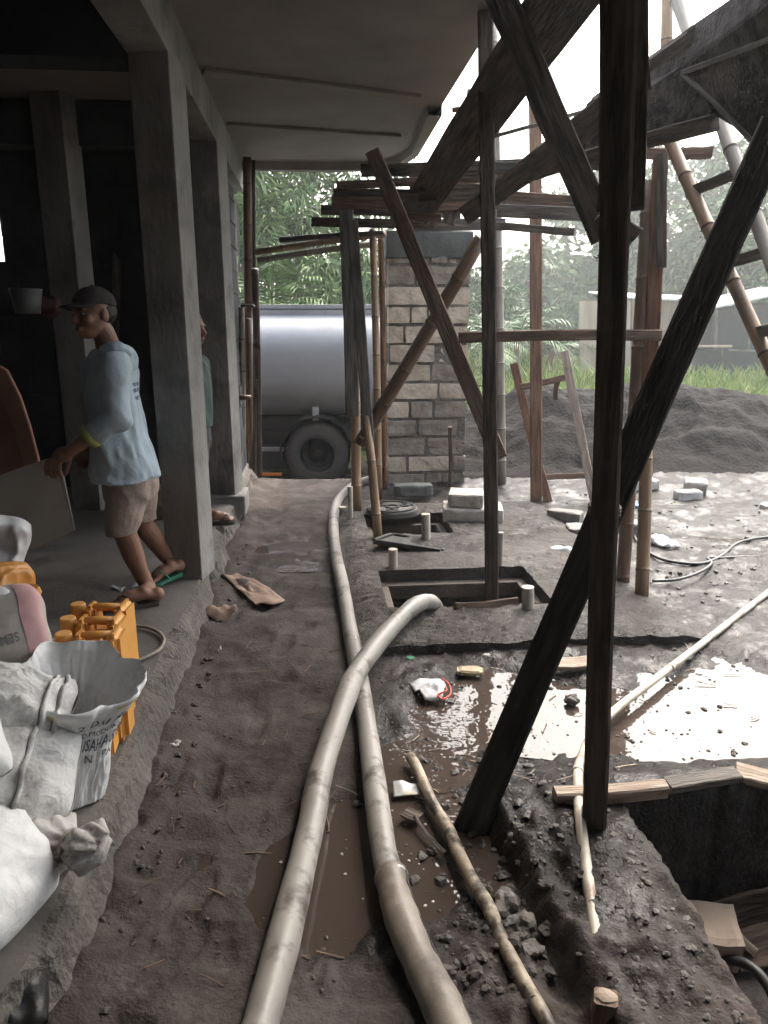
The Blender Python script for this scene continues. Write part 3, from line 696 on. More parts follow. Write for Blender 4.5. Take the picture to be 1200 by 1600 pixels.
# the deck over the pillar: levels of boards
DK = [((655, 303, 5.5), (775, 299, 5.4), 24, m_wdark, 'wide dark board filling the deck middle left of the slim post'),
      ((610, 336, 5.65), (690, 340, 5.6), 12, m_wbrown, 'stubby brown board under the cross brace in the deck'),
      ((700, 278, 5.45), (850, 272, 5.2), 12, m_wdark, 'thin dark board running right under the uppermost deck board'),
      ((565, 266, 5.6), (850, 258, 5.3), 20, m_wdark, 'uppermost dark board of the deck over the pillar'),
      ((527, 290, 5.9), (780, 281, 5.6), 13, m_wbrown, 'brown deck board just under the uppermost one'),
      ((522, 301, 5.7), (770, 306, 5.4), 12, m_wdark, 'thin dark deck board between two brown boards'),
      ((519, 314, 6.1), (790, 318, 5.9), 19, m_wbrown, 'broad brown deck board in the middle of the stack'),
      ((502, 328, 6.3), (720, 334, 6.2), 15, m_wdark, 'dark deck board sticking out left over the grey post'),
      ((487, 346, 6.5), (680, 349, 6.4), 14, m_wdark, 'lowest dark deck board reaching furthest left'),
      ((636, 353, 6.7), (790, 351, 6.6), 18, m_wgrey, 'grey bearer lying right on the pillar top'),
      ((640, 286, 6.1), (760, 282, 6.0), 22, m_wdark, 'short dark board behind the cross brace in the deck'),
      ((650, 318, 6.6), (930, 318, 5.6), 14, m_wbrown, 'long brown board running right from the deck'),
      ((745, 262, 4.5), (945, 256, 4.3), 18, m_wgrey, 'level grey board between slim post and near post'),
      ((786, 305, 5.2), (945, 318, 4.9), 15, m_wbrown, 'brown rail right of the slim post, upper of three'),
      ((778, 329, 5.4), (945, 336, 5.1), 20, m_wgrey, 'pale grey rail right of the slim post, middle of three'),
      ((772, 352, 5.6), (898, 363, 5.3), 12, m_wgrey, 'short grey rail right of the slim post, lowest of three')]
for k, (a, b_, w, m, lab) in enumerate(DK): plank('plank', lab, 'plank', a, b_, w, m, .035, 30+k)
for k, (x0, x1, d, lab) in enumerate(((735, 700, 6.0, 'slanting bearer under the deck boards, left of the slim post'), (700, 660, 6.2, 'slanting bearer under the deck boards, over the pillar middle'))):
    plank('plank', lab, 'plank', (x0, 250, d), (x1, 350, d), 20, m_wdark, .05, 60+k)
# big crossing diagonals high up
plank('timber_brace', 'broad dark diagonal board falling left from the top edge over the deck', 'brace', (905, -40, 3.0), (650, 332, 6.0), 66, m_wdark, .04, 70)
plank('timber_brace', 'dark diagonal board crossing the broad one and falling right to the near post', 'brace', (768, -40, 3.3), (945, 372, 3.3), 46, m_wdark, .04, 71)
plank('timber_brace', 'dark brace running from the near post down left under the crossed boards', 'brace', (960, 160, 3.5), (728, 336, 5.2), 36, m_wdark, .05, 72)
plank('batten', 'thin batten slung between slim post and near post high up', 'batten', (768, 214, 4.6), (955, 160, 4.4), 6, m_wgrey, .02, 73)
plank('plank', 'short pale upright stick hanging beside the soffit corner', 'stick', (728, 250, 5.2), (735, 140, 5.2), 10, m_wbrown, .03, 74)
plank('plank', 'short level stick near the soffit corner', 'stick', (708, 172, 5.3), (742, 168, 5.2), 8, m_wbrown, .03, 75)
plank('batten', 'slim batten corner at upper right of the crossed boards', 'batten', (776, 120, 4.2), (798, 98, 4.2), 7, m_wdark, .03, 76)
plank('plank', 'small dark board end jutting right of the near post at mid height', 'plank', (940, 330, 3.2), (992, 372, 3.2), 34, m_wdark, .04, 77)
plank('timber_beam', 'square cross beam end sticking out right over the timber posts', 'beam', (985, 238, 4.5), (1112, 238, 4.4), 18, m_wbrown, .09, 78)
bamboo('bamboo_post', 'pale pinkish bamboo upright at the top behind the formwork', 'post', (1040, 100, 4.4), (1043, -60, 4.4), 19, m_btan, 79)
# left side bamboo fence by the second column
LB = [((386, 742, None), (386, 245, 7.05), 13, m_bbrown, 'bamboo pole nearest the building corner reaching the soffit'),
      ((397, 745, None), (396, 250, 7.1), 6, m_bdark, 'thin dark cane close beside the tall corner pole'),
      ((379, 748, None), (377, 480, 6.9), 9, m_bgrey, 'short grey cane standing left in the bamboo bundle'),
      ((391, 742, None), (388, 498, 6.9), 8, m_bbrown, 'short brown cane inside the bamboo bundle'),
      ((404, 738, None), (398, 420, 6.95), 11, m_bdark, 'dark bent timber right in the bundle before the tank')]
for k, (a, b_, w, m, lab) in enumerate(LB): bamboo('bamboo_pole', lab, 'bamboo pole', a, b_, w, m, 80+k, group='bamboo bundle by the building corner')
LH = [((399, 394, 6.9), (603, 366, 6.8), 10, m_btan, 'long tan bamboo rail from corner pole to the pillar, upper'),
      ((402, 407, 6.92), (585, 381, 6.85), 10, m_bgrey, 'grey bamboo rail from corner pole, lower of the pair'),
      ((437, 375, 6.85), (600, 364, 6.7), 9, m_bdark, 'dark bamboo rail lying on the two long rails'),
      ((373, 621, 6.8), (392, 621, 6.8), 8, m_bbrown, 'short level bamboo stub tied to the bundle'),
      ((376, 478, 6.85), (398, 479, 6.85), 5, m_bdark, 'small dark crosspiece on top of the short canes')]
for k, (a, b_, w, m, lab) in enumerate(LH): bamboo('bamboo_rail', lab, 'bamboo rail', a, b_, w, m, 90+k, group='bamboo rails by the building corner')
# ladder
lad = thing('bamboo_ladder', 'bamboo ladder leaning up into the formwork at far right', 'ladder', G(1440, 1080))
def lrail(a, b_, w, sd):
    p, q = pt(a), pt(b_); return bamboo_mb(p, q, wpx((p+q)/2, w)/2, sd).build('rail', [m_bgrey if sd else m_btan, m_bnode], lad, smooth=True)
def ground_hit(p, d):
    d = d.normalized(); q = Vector(p)
    for _ in range(400):
        q = q+d*.01
        if q.z < float(hmap(np.array([q.x]), np.array([q.y]))[0])-.02: break
    return q
A0, A1 = P(985, 85, 4.2), P(1200, 560, 3.2); d_ = (A1-A0); e = ground_hit(A1, d_)
bamboo_mb(A0, e, .031, 101).build('rail', [m_btan, m_bnode], lad, smooth=True)
B0, B1 = P(1052, -15, 4.2), P(1200, 392, 3.2); d_ = (B1-B0); e2 = ground_hit(B1, d_)
bamboo_mb(B0, e2, .031, 102).build('rail', [m_bgrey, m_bnode], lad, smooth=True)
def lerp_at_y(p, q, y):
    t = (y-p.y)/(q.y-p.y); return p+(q-p)*t
for (x0, y0), (x1, y1) in (((1085, 298), (1160, 268)), ((1137, 411), (1215, 392)), ((1181, 520), (1270, 510)), ((1040, 196), (1110, 170))):
    def on(p, q, yy):
        best = min((abs(_pxy(p+(q-p)*k/400)[1]-yy), k) for k in range(401)); return p+(q-p)*best[1]/400
    def _pxy(p):
        r = p-Vector((0, 0, H)); f = r.dot(Vector((0, CP, -SP))); return 600+F*r.x/f, 800-F*r.dot(Vector((0, SP, CP)))/f
    a, b_ = on(A0, e, y0), on(B0, e2, y1); dd = (b_-a)
    MB().beam(a-dd*.12, b_+dd*.12, .05, .03, n=4).build('rung', m_wgrey, lad)
# formwork of a stair flight at upper right: two sheets meeting at a fold, with joists
ff = thing('stair_formwork', 'dark plywood formwork of a sloping stair flight at upper right', 'formwork', P(1060, 170, 3.4))
nz = Vector((0, .25, 1)).normalized()
q0, q1, q2, q3 = P(838, 262, 4.4), P(1117, 180, 3.3), P(1066, 110, 3.45), P(915, 185, 4.4)
q4, q5, q6, q7, q8 = P(1085, 45, 3.4), P(925, 158, 4.4), P(1330, 5, 2.5), P(1330, -120, 2.45), P(1172, 214, 3.1)
def sheet3(name, quads):
    mb = MB()
    for q in quads: mb.plate(q, nz, .02)
    mb.build(name, m_ply, ff)
q6, q7 = q2+(q6-q2)*1.7, q4+(q7-q4)*1.7; q9 = q8+(q6-q2)*.95
sheet3('lower_sheet', [(q0, q1, q2), (q0, q2, q3)])
sheet3('upper_sheet', [(q3, q2, q4), (q3, q4, q5), (q2, q6, q7), (q2, q7, q4)])
sheet3('side_sheet', [(q2, q1, q8), (q2, q8, q9), (q2, q9, q6)])
MB().beam(q0-nz*.03, q1-nz*.03, .07, .05).build('joist', m_wdark, ff)
MB().beam(q2-nz*.01, q8-nz*.01, .022, .014).build('seam_strip', m_wgrey, ff)
MB().beam(q2-nz*.01, q6-nz*.01, .02, .014).build('seam_strip', m_wgrey, ff)
MB().beam(q5-nz*.03, q4-nz*.03, .06, .05).build('joist', m_wdark, ff)

# ---------------------------------------------------------------- sawhorse
sh = thing('wooden_trestle', 'rough wooden trestle leaning in the mud before the sand heap', 'trestle', G(880, 783))
def tb(name, a, b_, w, m, t_=.04):
    p, q = pt(a), pt(b_); MB().beam(p, q, wpx((p+q)/2, w), t_).build(name, m, sh)
tb('leg', (858, 783, None), (803, 568, 6.75), 13, m_wred); tb('leg', (931, 788, None), (882, 549, 6.6), 13, m_wraw)
tb('crossbar', (812, 605, 6.68), (890, 588, 6.62), 10, m_wbrown); tb('crossbar', (846, 746, 6.5), (920, 743, 6.45), 9, m_wbrown); tb('leg', (868, 622, 7.2), (872, 592, 6.7), 8, m_wbrown)

# ---------------------------------------------------------------- tank slab furniture
m_iron = M('black cast iron', (.012, .012, .013), (.035, .034, .034), 8, (.3, .6), .3, 60, metal=.3)
m_ironw = M('worn iron lid', (.05, .046, .042), (.10, .09, .082), 8, (.5, .8), .4, 60)
m_pvc = M('dirty white pvc', (.3, .27, .22), (.48, .45, .39), 6, (.4, .7), .15, 40, c3=(.17, .13, .095), s3=6, k3=(.5, .62))
lid = thing('round_manhole_lid', 'round worn iron manhole lid lying left of the stacked concrete blocks', 'manhole lid', G(613, 797, .06))
C0 = G(613, 792, .11)
mb = MB(); mb.tube([C0-ZV*.05, C0-ZV*.045, C0-ZV*.01, C0], [.17, .205, .205, .2], 40); mb.build('plate', m_ironw, lid)
mb = MB()
def ring(c, r0, r1, h, a0=0, a1=2*math.pi, n=36):
    vs = []; fs = []
    for i in range(n+1):
        a = a0+(a1-a0)*i/n
        for r_, z in ((r0, 0), (r0, h), (r1, h), (r1, 0)): vs.append(c+Vector((math.cos(a)*r_, math.sin(a)*r_, z)))
    for i in range(n):
        for q in range(4): fs.append((i*4+q, (i+1)*4+q, (i+1)*4+(q+1) % 4, i*4+(q+1) % 4))
    return vs, fs
mb.add(*ring(C0-ZV*.004, .165, .19, .014)); mb.add(*ring(C0-ZV*.004, .04, .06, .014))
for k in range(3):
    a = k*2.094+.5; mb.add(*ring(C0+Vector((math.cos(a)*.11, math.sin(a)*.11, -.004)), .02, .05, .014)); 
mb.build('raised_pattern', m_iron, lid)
MB().tube([C0-ZV*.055, C0-ZV*.05], [.21, .21], 40).build('rim_seat', m_iron, lid)
sq = thing('square_manhole_lid', 'square black iron lid tilted up on a short white pipe stub', 'manhole lid', G(635, 875, .06))
e0, e1, e2, e3 = P(583, 846, 4.72), P(690, 862, 4.72), P(668, 850, 5.06), P(612, 836, 5.06)
n_ = (e1-e0).cross(e3-e0).normalized()
MB().plate([e0, e1, e1+(e3-e0), e3], n_, -.018).build('plate', m_iron, sq)
mb = MB(); d1 = (e1-e0).normalized(); d2 = (e3-e0).normalized()
for a, b_ in ((e0, e1), (e3, e1+(e3-e0)), (e0, e3), (e1, e1+(e3-e0))):
    k = (b_-a).normalized(); mb.beam(a+k*.012+n_*.008, b_-k*.012+n_*.008, .018, .02, side=n_, n=2, warp=0)
mb.build('rim', m_iron, sq)
m_bl = M('pale concrete block', (.26, .235, .205), (.38, .35, .31), 7, (.75, .95), .5, 50, c3=(.17, .15, .13), s3=5)
def block(label, c, size, rz, m=m_bl, tilt=0, name='concrete_block', group=None, cat='block'):
    R = Matrix.Rotation(rz, 3, 'Z')@Matrix.Rotation(tilt, 3, 'X'); mb = MB()
    bm = bmesh.new(); bmesh.ops.create_cube(bm, size=1); bmesh.ops.subdivide_edges(bm, edges=bm.edges[:], cuts=5, use_grid_fill=True)
    for v in bm.verts:
        q = v.co.copy(); v.co = Vector((q.x*size[0], q.y*size[1], q.z*size[2])); k = sum(abs(q[i]) > .49 for i in range(3))
        if k > 1: v.co -= Vector([.006*(1 if q[i] > 0 else -1) if abs(q[i]) > .49 else 0 for i in range(3)])
        v.co += mnoise.noise_vector(v.co*16+Vector(c)*9)*.006
    mb.bm(bm, Matrix.Translation(Vector(c))@R.to_4x4()); o = mb.build(name, m); tag(o, label, cat, group); return o
bl0 = G(742, 818, .06)
block('lower pale concrete block of the stack beside the slim post', bl0+Vector((.0, .17, .05)), (.46, .30, .11), TH-.16, group='concrete blocks beside the small pit')
block('upper pale concrete block lying crosswise on the stack', bl0+Vector((-.05, .18, .16)), (.27, .26, .11), TH-.25, group='concrete blocks beside the small pit')
block('dark muddy block at the foot of the stone pillar', G(645, 774, .05)+Vector((0, 0, .05)), (.34, .14, .11), .05, m_ring)
def stub(px, py, top, w, label, lean=(0, 0), m=None, hol=True):
    b_ = pt((px, py, None)); t_ = P(top[0], top[1], b_.y+lean[1]); r_ = wpx(b_, w)/2
    mb = MB(); n_ = (t_-b_).normalized()
    mb.tube([b_, t_, t_+n_*.001, t_-n_*.05], [r_, r_, r_*.84, r_*.84], 16); o = mb.build('pipe_stub', m or m_pvc, smooth=False); tag(o, label, 'pipe stub', 'white pipe stubs in the tank slab')
stub(548, 820, (547, 760), 8, 'thin white pipe stub standing left of the bamboo props')
stub(534, 806, (535, 792), 12, 'short stubby pipe end beside the curving hose')
stub(666, 842, (665, 803), 14, 'white pipe stub in front of the small pit')
stub(614, 888, (614, 858), 14, 'white pipe stub propping the tilted square lid')
stub(781, 886, (783, 832), 8, 'thin white pipe stub right of the slim timber post')
stub(825, 950, (825, 917), 19, 'thick pipe stub on the slab front right of the wide pit')
plank('plank', 'short dark plank lying at the front lip of the wide pit', 'plank', (712, 948, 3.72), (808, 939, 3.78), 13, m_wbrown, .05, 120, group=None)

# ---------------------------------------------------------------- hoses and pipes
m_hose = M('grimy cream pvc hose', (.175, .162, .148), (.29, .272, .25), 2, (.32, .6), .15, 30, c3=(.075, .062, .054), s3=9, k3=(.54, .66))
m_hose2 = M('mud stained brown hose', (.14, .115, .095), (.27, .235, .2), 6, (.35, .6), .25, 30, c3=(.07, .055, .045), s3=5, k3=(.48, .68))
m_steel = M('dull steel', (.35, .35, .35), (.5, .5, .5), 9, (.3, .5), .1, 50, metal=.9)
m_cream = M('cream plastic pipe', (.38, .33, .26), (.54, .49, .41), 6, (.35, .6), .12, 40, c3=(.2, .14, .095), s3=8, k3=(.52, .66))
m_mott = M('mottled muddy pipe', (.2, .155, .11), (.38, .32, .24), 14, (.4, .7), .35, 40, c3=(.05, .038, .03), s3=11, k3=(.5, .62))
def gpath(px, z): return [G(x, y, zz if isinstance(z, list) else z) for (x, y), zz in zip(px, z if isinstance(z, list) else [z]*len(px))]
def wob(pts, r, a=.05, sd=0): return [r*(1+a*math.sin(i*.37+sd)+a*.5*math.sin(i*1.13+sd)) for i in range(len(pts))]
hA = thing('water_hose', 'thick cream hose bending into the wide pit, lying on top of the other', 'hose', G(480, 1300))
pA = gpath([(390, 1660), (410, 1590), (450, 1440), (486, 1290)], .045)+[G(502, 1205, .055), G(540, 1090, .115), G(558, 1050, .132), G(592, 1003, .135), G(632, 960, .14), G(655, 943, .13), G(672, 941, .10), G(682, 952, -.03), G(684, 962, -.2)]
pA = catmull(pA, 10); MB().tube(pA, wob(pA, .043, .035, 1), 20).build('hose_body', m_hose, hA, smooth=True)
hB = thing('water_hose', 'long cream hose running from the foreground back towards the truck', 'hose', G(580, 1150))
pB = gpath([(612, 1372), (600, 1330), (586, 1230), (574, 1140), (560, 1050), (547, 985), (536, 920), (524, 860), (521, 815), (527, 785), (541, 767), (560, 755), (580, 748)], .043)
pB1 = catmull(pB, 8); MB().tube(pB1, wob(pB1, .039, .03, 2), 20).build('hose_body', m_hose, hB, smooth=True)
pC = catmull(gpath([(720, 1640), (690, 1570), (655, 1500), (630, 1440), (616, 1395), (611, 1366)], .047), 8)
MB().tube(pC, wob(pC, .045, .04, 5), 20).build('wrapped_section', m_hose2, hB, smooth=True)
MB().tube([pB1[0]+(pB1[1]-pB1[0]).normalized()*k for k in (-.012, -.008, .008, .012)], [.045, .048, .048, .045], 24).build('clamp', m_steel, hB, smooth=True)
sm = [p+Vector((.040, 0, .022)) for p in pC]; MB().tube(sm, .003, 6).build('seam_wire', m_iron, hB)
for k in (3, 6):
    i = int(len(pB1)*k/9); MB().tube([pB1[i]+(pB1[i+1]-pB1[i]).normalized()*q for q in (-.006, 0, .006)], [.041, .043, .041], 20).build('joint_band', m_hose2, hB, smooth=True)
p0, p1 = G(641, 1182, .02), G(865, 1625, .03)
pp = [p0+(p1-p0)*i/24+Vector((0.004*math.sin(i*.9), 0, .003*math.sin(i*1.7))) for i in range(25)]
tag(MB().tube(pp, wob(pp, .019, .06, 3), 14).build('muddy_pipe', m_mott, smooth=True), 'straight mottled muddy pipe lying from puddle to lower edge', 'pipe')
hD = thing('plastic_pipe', 'long thin cream pipe kinked behind the near post and crossing the puddle', 'pipe', G(905, 1250))
pD = [G(942, 1575, .035), G(935, 1500, .06), G(922, 1400, .085), G(910, 1310, .09), G(904, 1250, .095), G(903, 1205, .075), G(910, 1180, .06), G(925, 1150, .05), G(958, 1112, .045), G(1020, 1064, .04), G(1100, 1003, .035), G(1200, 926, .03), G(1290, 860, .03)]
pD = catmull(pD, 8); MB().tube(pD, wob(pD, .0165, .02), 14).build('pipe_body', m_cream, hD, smooth=True)
for i in (40, 75): MB().tube([pD[i]+(pD[i+1]-pD[i]).normalized()*q for q in (-.012, .012)], .0185, 14).build('coupling', m_pvc, hD, smooth=True)
b_ = G(948, 1600, .03)
pg = thing('wooden_peg', 'chopped wooden peg stuck in the mud at the pipe end', 'peg', b_)
mb = MB(); mb.beam(b_-ZV*.05, b_+Vector((-.004, .01, .065)), .052, .05, n=3); mb.build('peg_body', m_wbrown, pg)
mb = MB(); mb.lump(b_+Vector((-.004, .01, .065)), .026, 4, am=.2, fl=.35); mb.build('split_head', m_wraw, pg)
m_wire = M('black rubber cable', (.012, .012, .012), (.03, .029, .028), 6, (.4, .6), .1, 50)
w1 = catmull(gpath([(985, 825), (1000, 852), (1030, 872), (1068, 880), (1100, 880), (1128, 868), (1150, 850), (1178, 842), (1215, 838)], .02), 8)
tag(MB().tube(w1, .011, 8).build('electric_cable', m_wire, smooth=True), 'black cable curving over wet ground from the tan bamboo post', 'cable', 'cables on the wet ground')
w2 = catmull(gpath([(1020, 908), (1060, 905), (1095, 893), (1112, 880), (1106, 872), (1130, 872), (1165, 870), (1210, 872)], .02), 8)
tag(MB().tube(w2, .010, 8).build('electric_cable', m_wire, smooth=True), 'second black cable looping back to a small plug by the bamboo foot', 'cable', 'cables on the wet ground')
m_rope = M('dirty grey hose', (.2, .175, .14), (.34, .3, .25), 20, (.6, .9), .3, 60)
w3 = catmull([G(75, 1003, .2), G(110, 990, .195), G(160, 980, .195), G(215, 978, .195), G(243, 985, .195), G(256, 998, .195), G(250, 1014, .195), G(232, 1025, .195), G(215, 1032, .195), G(190, 1040, .195)], 8)
tag(MB().tube(w3, .008, 8).build('thin_hose', m_rope, smooth=True), 'thin grey hose looped on the floor around the orange jerrycans', 'hose')
w4 = catmull([P(938, 330, 4.4), P(939, 380, 4.4), P(934, 402, 4.4), P(927, 400, 4.4)], 6)
tag(MB().tube(w4, .005, 6).build('binding_wire', m_iron, smooth=True), 'loose end of wire dangling left of the near post', 'wire')
# ---------------------------------------------------------------- tanker truck on the lower road
m_tank = M('silver painted steel', (.27, .275, .29), (.33, .335, .35), 1.5, (.45, .6), .05, 20, c3=(.2, .19, .185), s3=1.5, k3=(.55, .8), metal=.12)
m_trim = M('grey painted trim', (.2, .2, .21), (.28, .28, .29), 4, (.4, .6), .1, 30)
m_black = M('black chassis paint', (.006, .006, .007), (.02, .02, .021), 6, (.4, .7), .2, 30)
m_rub = M('dusty tyre rubber', (.04, .038, .037), (.085, .08, .076), 5, (.7, .9), .3, 40)
m_orange = M('orange reflector', (.7, .2, .03), (.8, .28, .05), 5, (.3, .4), 0)
m_steelw = M('pale steel bracket', (.3, .3, .3), (.42, .42, .42), 6, (.5, .7), .1, 40)
ZR = -.425; TY = 8.85
tw = thing('tanker_truck', 'silver grey water tanker truck parked on the road behind the props', 'truck', Vector((-2, TY+1.0, ZR)))
cx0, cx1, cz, ry_, rz_ = -5.0, .80, 1.02, 1.02, .66
mb = MB(); seg = 48; prof = []
for i in range(seg):
    a = 2*math.pi*i/seg; ca, sa = math.cos(a), math.sin(a); e = .72
    prof.append((math.copysign(abs(ca)**e, ca)*ry_, math.copysign(abs(sa)**e, sa)*rz_))
xs_ = [cx0, cx0+.02, cx0+.1, cx0+.14]+[cx0+.3+k*(cx1-cx0-.6)/14 for k in range(15)]+[cx1-.1, cx1-.02, cx1]
sc_ = [.6, .9, .985, 1]+[1]*15+[.985, .9, .6]
vs = []; fs = []
for x, s in zip(xs_, sc_):
    for a, b in prof: vs.append(Vector((x, TY+1.02+a*s, cz+b*s)))
for i in range(len(xs_)-1):
    for j in range(seg): fs.append((i*seg+j, i*seg+(j+1) % seg, (i+1)*seg+(j+1) % seg, (i+1)*seg+j))
fs += [tuple(range(seg-1, -1, -1)), tuple((len(xs_)-1)*seg+j for j in range(seg))]
mb.add(vs, fs); mb.build('tank', m_tank, tw, smooth=True)
zt = cz+rz_
R90 = Matrix.Identity(3)
MB().box((-2.1, TY+.42, zt-.045), (5.6, .05, .09), bev=.006).build('top_rail', m_trim, tw)
MB().box((-2.1, TY+.44, zt+.035), (5.6, .10, .05), bev=.006).build('top_rail', m_trim, tw)
MB().box((-2.1, TY+1.02, zt+.01), (5.5, 1.1, .03)).build('walkway', m_trim, tw)
MB().box((-2.3, TY+.50, .10), (6.2, .12, .2), bev=.01).build('chassis_rail', m_black, tw)
MB().box((-2.3, TY+1.5, .10), (6.2, .12, .2), bev=.01).build('chassis_rail', m_black, tw)
MB().box((-2.1, TY+1.0, .30), (5.2, 1.1, .2), bev=.02).build('tank_cradle', m_black, tw)
for x in (-.83, -2.6, -4.4): MB().box((x, TY+.15, .43), (.075, .04, .22), bev=.006).build('tank_bracket', m_steelw, tw)
def wheel(x, y):
    r = .40; w = MB(); c = Vector((x, y, ZR+r))
    pr = [(-.11, .215), (-.122, .235), (-.122, .25), (-.128, .31), (-.118, .37), (-.08, .398), (0, .40), (.08, .398), (.11, .37), (.125, .31), (.12, .25), (.11, .215)]
    n = 44; vs = []; fs = []
    for a in range(n):
        an = 2*math.pi*a/n
        for i, (q, rr) in enumerate(pr):
            if i in (5, 7) and a % 2: rr -= .012
            vs.append(c+Vector((math.cos(an)*rr, q, math.sin(an)*rr)))
    m = len(pr)
    for a in range(n):
        for i in range(m-1): fs.append((a*m+i, a*m+i+1, ((a+1) % n)*m+i+1, ((a+1) % n)*m+i))
    w.add(vs, fs); o = w.build('wheel', m_rub, tw, smooth=True)
    rim = MB(); pr2 = [(-.112, .217), (-.118, .208), (-.09, .20), (-.0, .185), (.05, .13), (.02, .10), (.0, .06), (-.02, .055), (-.025, .0)]
    vs = []; fs = []; m = len(pr2)
    for a in range(n):
        an = 2*math.pi*a/n
        for q, rr in pr2: vs.append(c+Vector((math.cos(an)*rr, q, math.sin(an)*rr)))
    for a in range(n):
        for i in range(m-1): fs.append((a*m+i, ((a+1) % n)*m+i, ((a+1) % n)*m+i+1, a*m+i+1))
    rim.add(vs, fs)
    for k in range(6):
        an = k*math.pi/3; rim.tube([c+Vector((math.cos(an)*.145, .045, math.sin(an)*.145)), c+Vector((math.cos(an)*.145, -.0, math.sin(an)*.145))], .012, 8)
    rim.build('rim', m_black, o, smooth=False)
    # octagonal mudguard
    g = MB(); vs = []; fs = []; ar = [math.radians(q) for q in (-12, 18, 48, 68, 90, 112, 132, 162, 192)]
    for a in ar:
        for q, rr in ((-.16, .470), (-.16, .455), (-.14, .45), (.2, .45), (.2, .47)): vs.append(c+Vector((math.cos(a)*rr, q, math.sin(a)*rr*1.0)))
    for i in range(len(ar)-1):
        for k in range(5): fs.append((i*5+k, i*5+(k+1) % 5, (i+1)*5+(k+1) % 5, (i+1)*5+k))
    g.add(vs, fs); g.build('mudguard', m_black, tw)
WX = P(497, 712, TY+.12).x
wheel(WX, TY+.14); wheel(WX, TY+1.9); wheel(WX-4.3, TY+.14); wheel(WX-4.3, TY+1.9)
MB().box((WX-.62, TY+.1, .03), (.42, .05, .05), bev=.006).build('side_guard', m_trim, tw)
MB().box((WX-.62, TY+.08, -.28), (.34, .04, .035), bev=.005).build('reflector_bar', m_orange, tw)
MB().box((WX-.75, TY+.3, -.08), (.8, .4, .3), bev=.03).build('tool_box', m_black, tw)
cab = MB(); 
bm = bmesh.new(); bmesh.ops.create_cube(bm, size=1)
for v in bm.verts: v.co = Vector((v.co.x*1.5+(.35 if (v.co.z > 0 and v.co.x < 0) else 0), v.co.y*2, v.co.z*1.9))
bmesh.ops.bevel(bm, geom=bm.edges[:], offset=.08, segments=3, affect='EDGES')
cab.bm(bm, Matrix.Translation((-6.1, TY+1.0, ZR+1.35))); cab.build('cab', M('teal cab paint', (.05, .12, .2), (.06, .14, .22), 3, (.3, .4), 0), tw, smooth=False)

# ---------------------------------------------------------------- vegetation
def leafmat(name, a, b): 
    m = M(name, a, b, .9, (.5, .7), 0, 10, ramp=(.3, .7)); return m
m_l1 = [leafmat('deep green leaves', (.045, .085, .025), (.08, .14, .04)), leafmat('mid green leaves', (.07, .125, .035), (.11, .185, .055)), leafmat('yellow green leaves', (.12, .18, .045), (.17, .24, .07))]
m_l2 = [leafmat('blue green leaves', (.03, .065, .022), (.05, .10, .032)), leafmat('grey green leaves', (.045, .09, .03), (.07, .125, .042)), leafmat('light grey green leaves', (.07, .125, .038), (.10, .17, .05))]
m_bark = M('grey brown bark', (.06, .048, .037), (.13, .108, .085), 6, (.8, .95), .5, 30, (1, 1, .3))
m_bark2 = M('dry palm sheath', (.11, .075, .045), (.22, .155, .095), 6, (.8, .95), .5, 30, (1, 1, .3))
def leaves(mb, c, rad, n, ln, wd, r, droop=.5, mats=3):
    c = Vector(c)
    for _ in range(n):
        while True:
            q = Vector((r.uniform(-1, 1), r.uniform(-1, 1), r.uniform(-1, 1)))
            if q.length < 1: break
        p = c+Vector((q.x*rad[0], q.y*rad[1], q.z*rad[2]))
        d = Vector((q.x+r.gauss(0, .5), q.y+r.gauss(0, .5), q.z*.4+r.gauss(-droop*.5, .4))).normalized()
        s = d.cross(Vector((r.gauss(0, 1), r.gauss(0, 1), r.gauss(0, 1)))).normalized(); L = ln*r.uniform(.6, 1.3); w = wd*r.uniform(.7, 1.2)
        m = p+d*L*.5; e = p+d*L-ZV*L*droop*.35
        mb.add([p, m+s*w/2, e, m-s*w/2], [(0, 1, 2, 3)], min(mats-1, int(r.random()**1.4*mats)))
def tree(name, label, base, h, crown, n_cl, n_lf, ln, wd, mats, sd, trunk_r=.12, cat='tree', group='trees beyond the yard', bark=None, droop=.5, stems=1, clr=.22):
    r = random.Random(sd); base = Vector(base)
    t = thing(name, label, cat, base, group)
    tr = MB(); cr = MB(); c0, cr_ = Vector(crown[0]), crown[1]
    for s_ in range(stems):
        b0 = base+Vector((r.uniform(-.3, .3), r.uniform(-.3, .3), -.1))*(1 if stems > 1 else 0)
        top = c0+Vector((r.gauss(0, .3)*cr_[0], r.gauss(0, .3)*cr_[1], cr_[2]*r.uniform(.2, .7)))
        pp = catmull([b0, b0.lerp(top, .4)+Vector((r.gauss(0, .15), r.gauss(0, .1), 0)), top], 5)
        tr.tube(pp, [trunk_r*(1-.75*i/(len(pp)-1)) for i in range(len(pp))], 7)
        ax = pp
    for k in range(n_cl):
        while True:
            q = Vector((r.uniform(-1, 1), r.uniform(-1, 1), r.uniform(-1, 1)))
            if .25 < q.length < 1: break
        p = c0+Vector((q.x*cr_[0], q.y*cr_[1], q.z*cr_[2]))
        if k % 2 == 0:
            a = ax[min(len(ax)-1, int(len(ax)*r.uniform(.45, .95)))]
            tr.tube(catmull([a, a.lerp(p, .5)+ZV*r.uniform(0, .2)*cr_[2], p], 3), [trunk_r*.35*(1-.22*i) for i in range(4)]+[trunk_r*.05]*3, 5)
        q_ = r.uniform(.7, 1.35)
        leaves(cr, p, (cr_[0]*clr*q_, cr_[1]*clr*q_, cr_[2]*clr*q_*.8), int(n_lf*q_), ln, wd, r, droop)
    tr.build('trunk', bark or m_bark, t, smooth=True); cr.build('crown', mats, t)
    return t
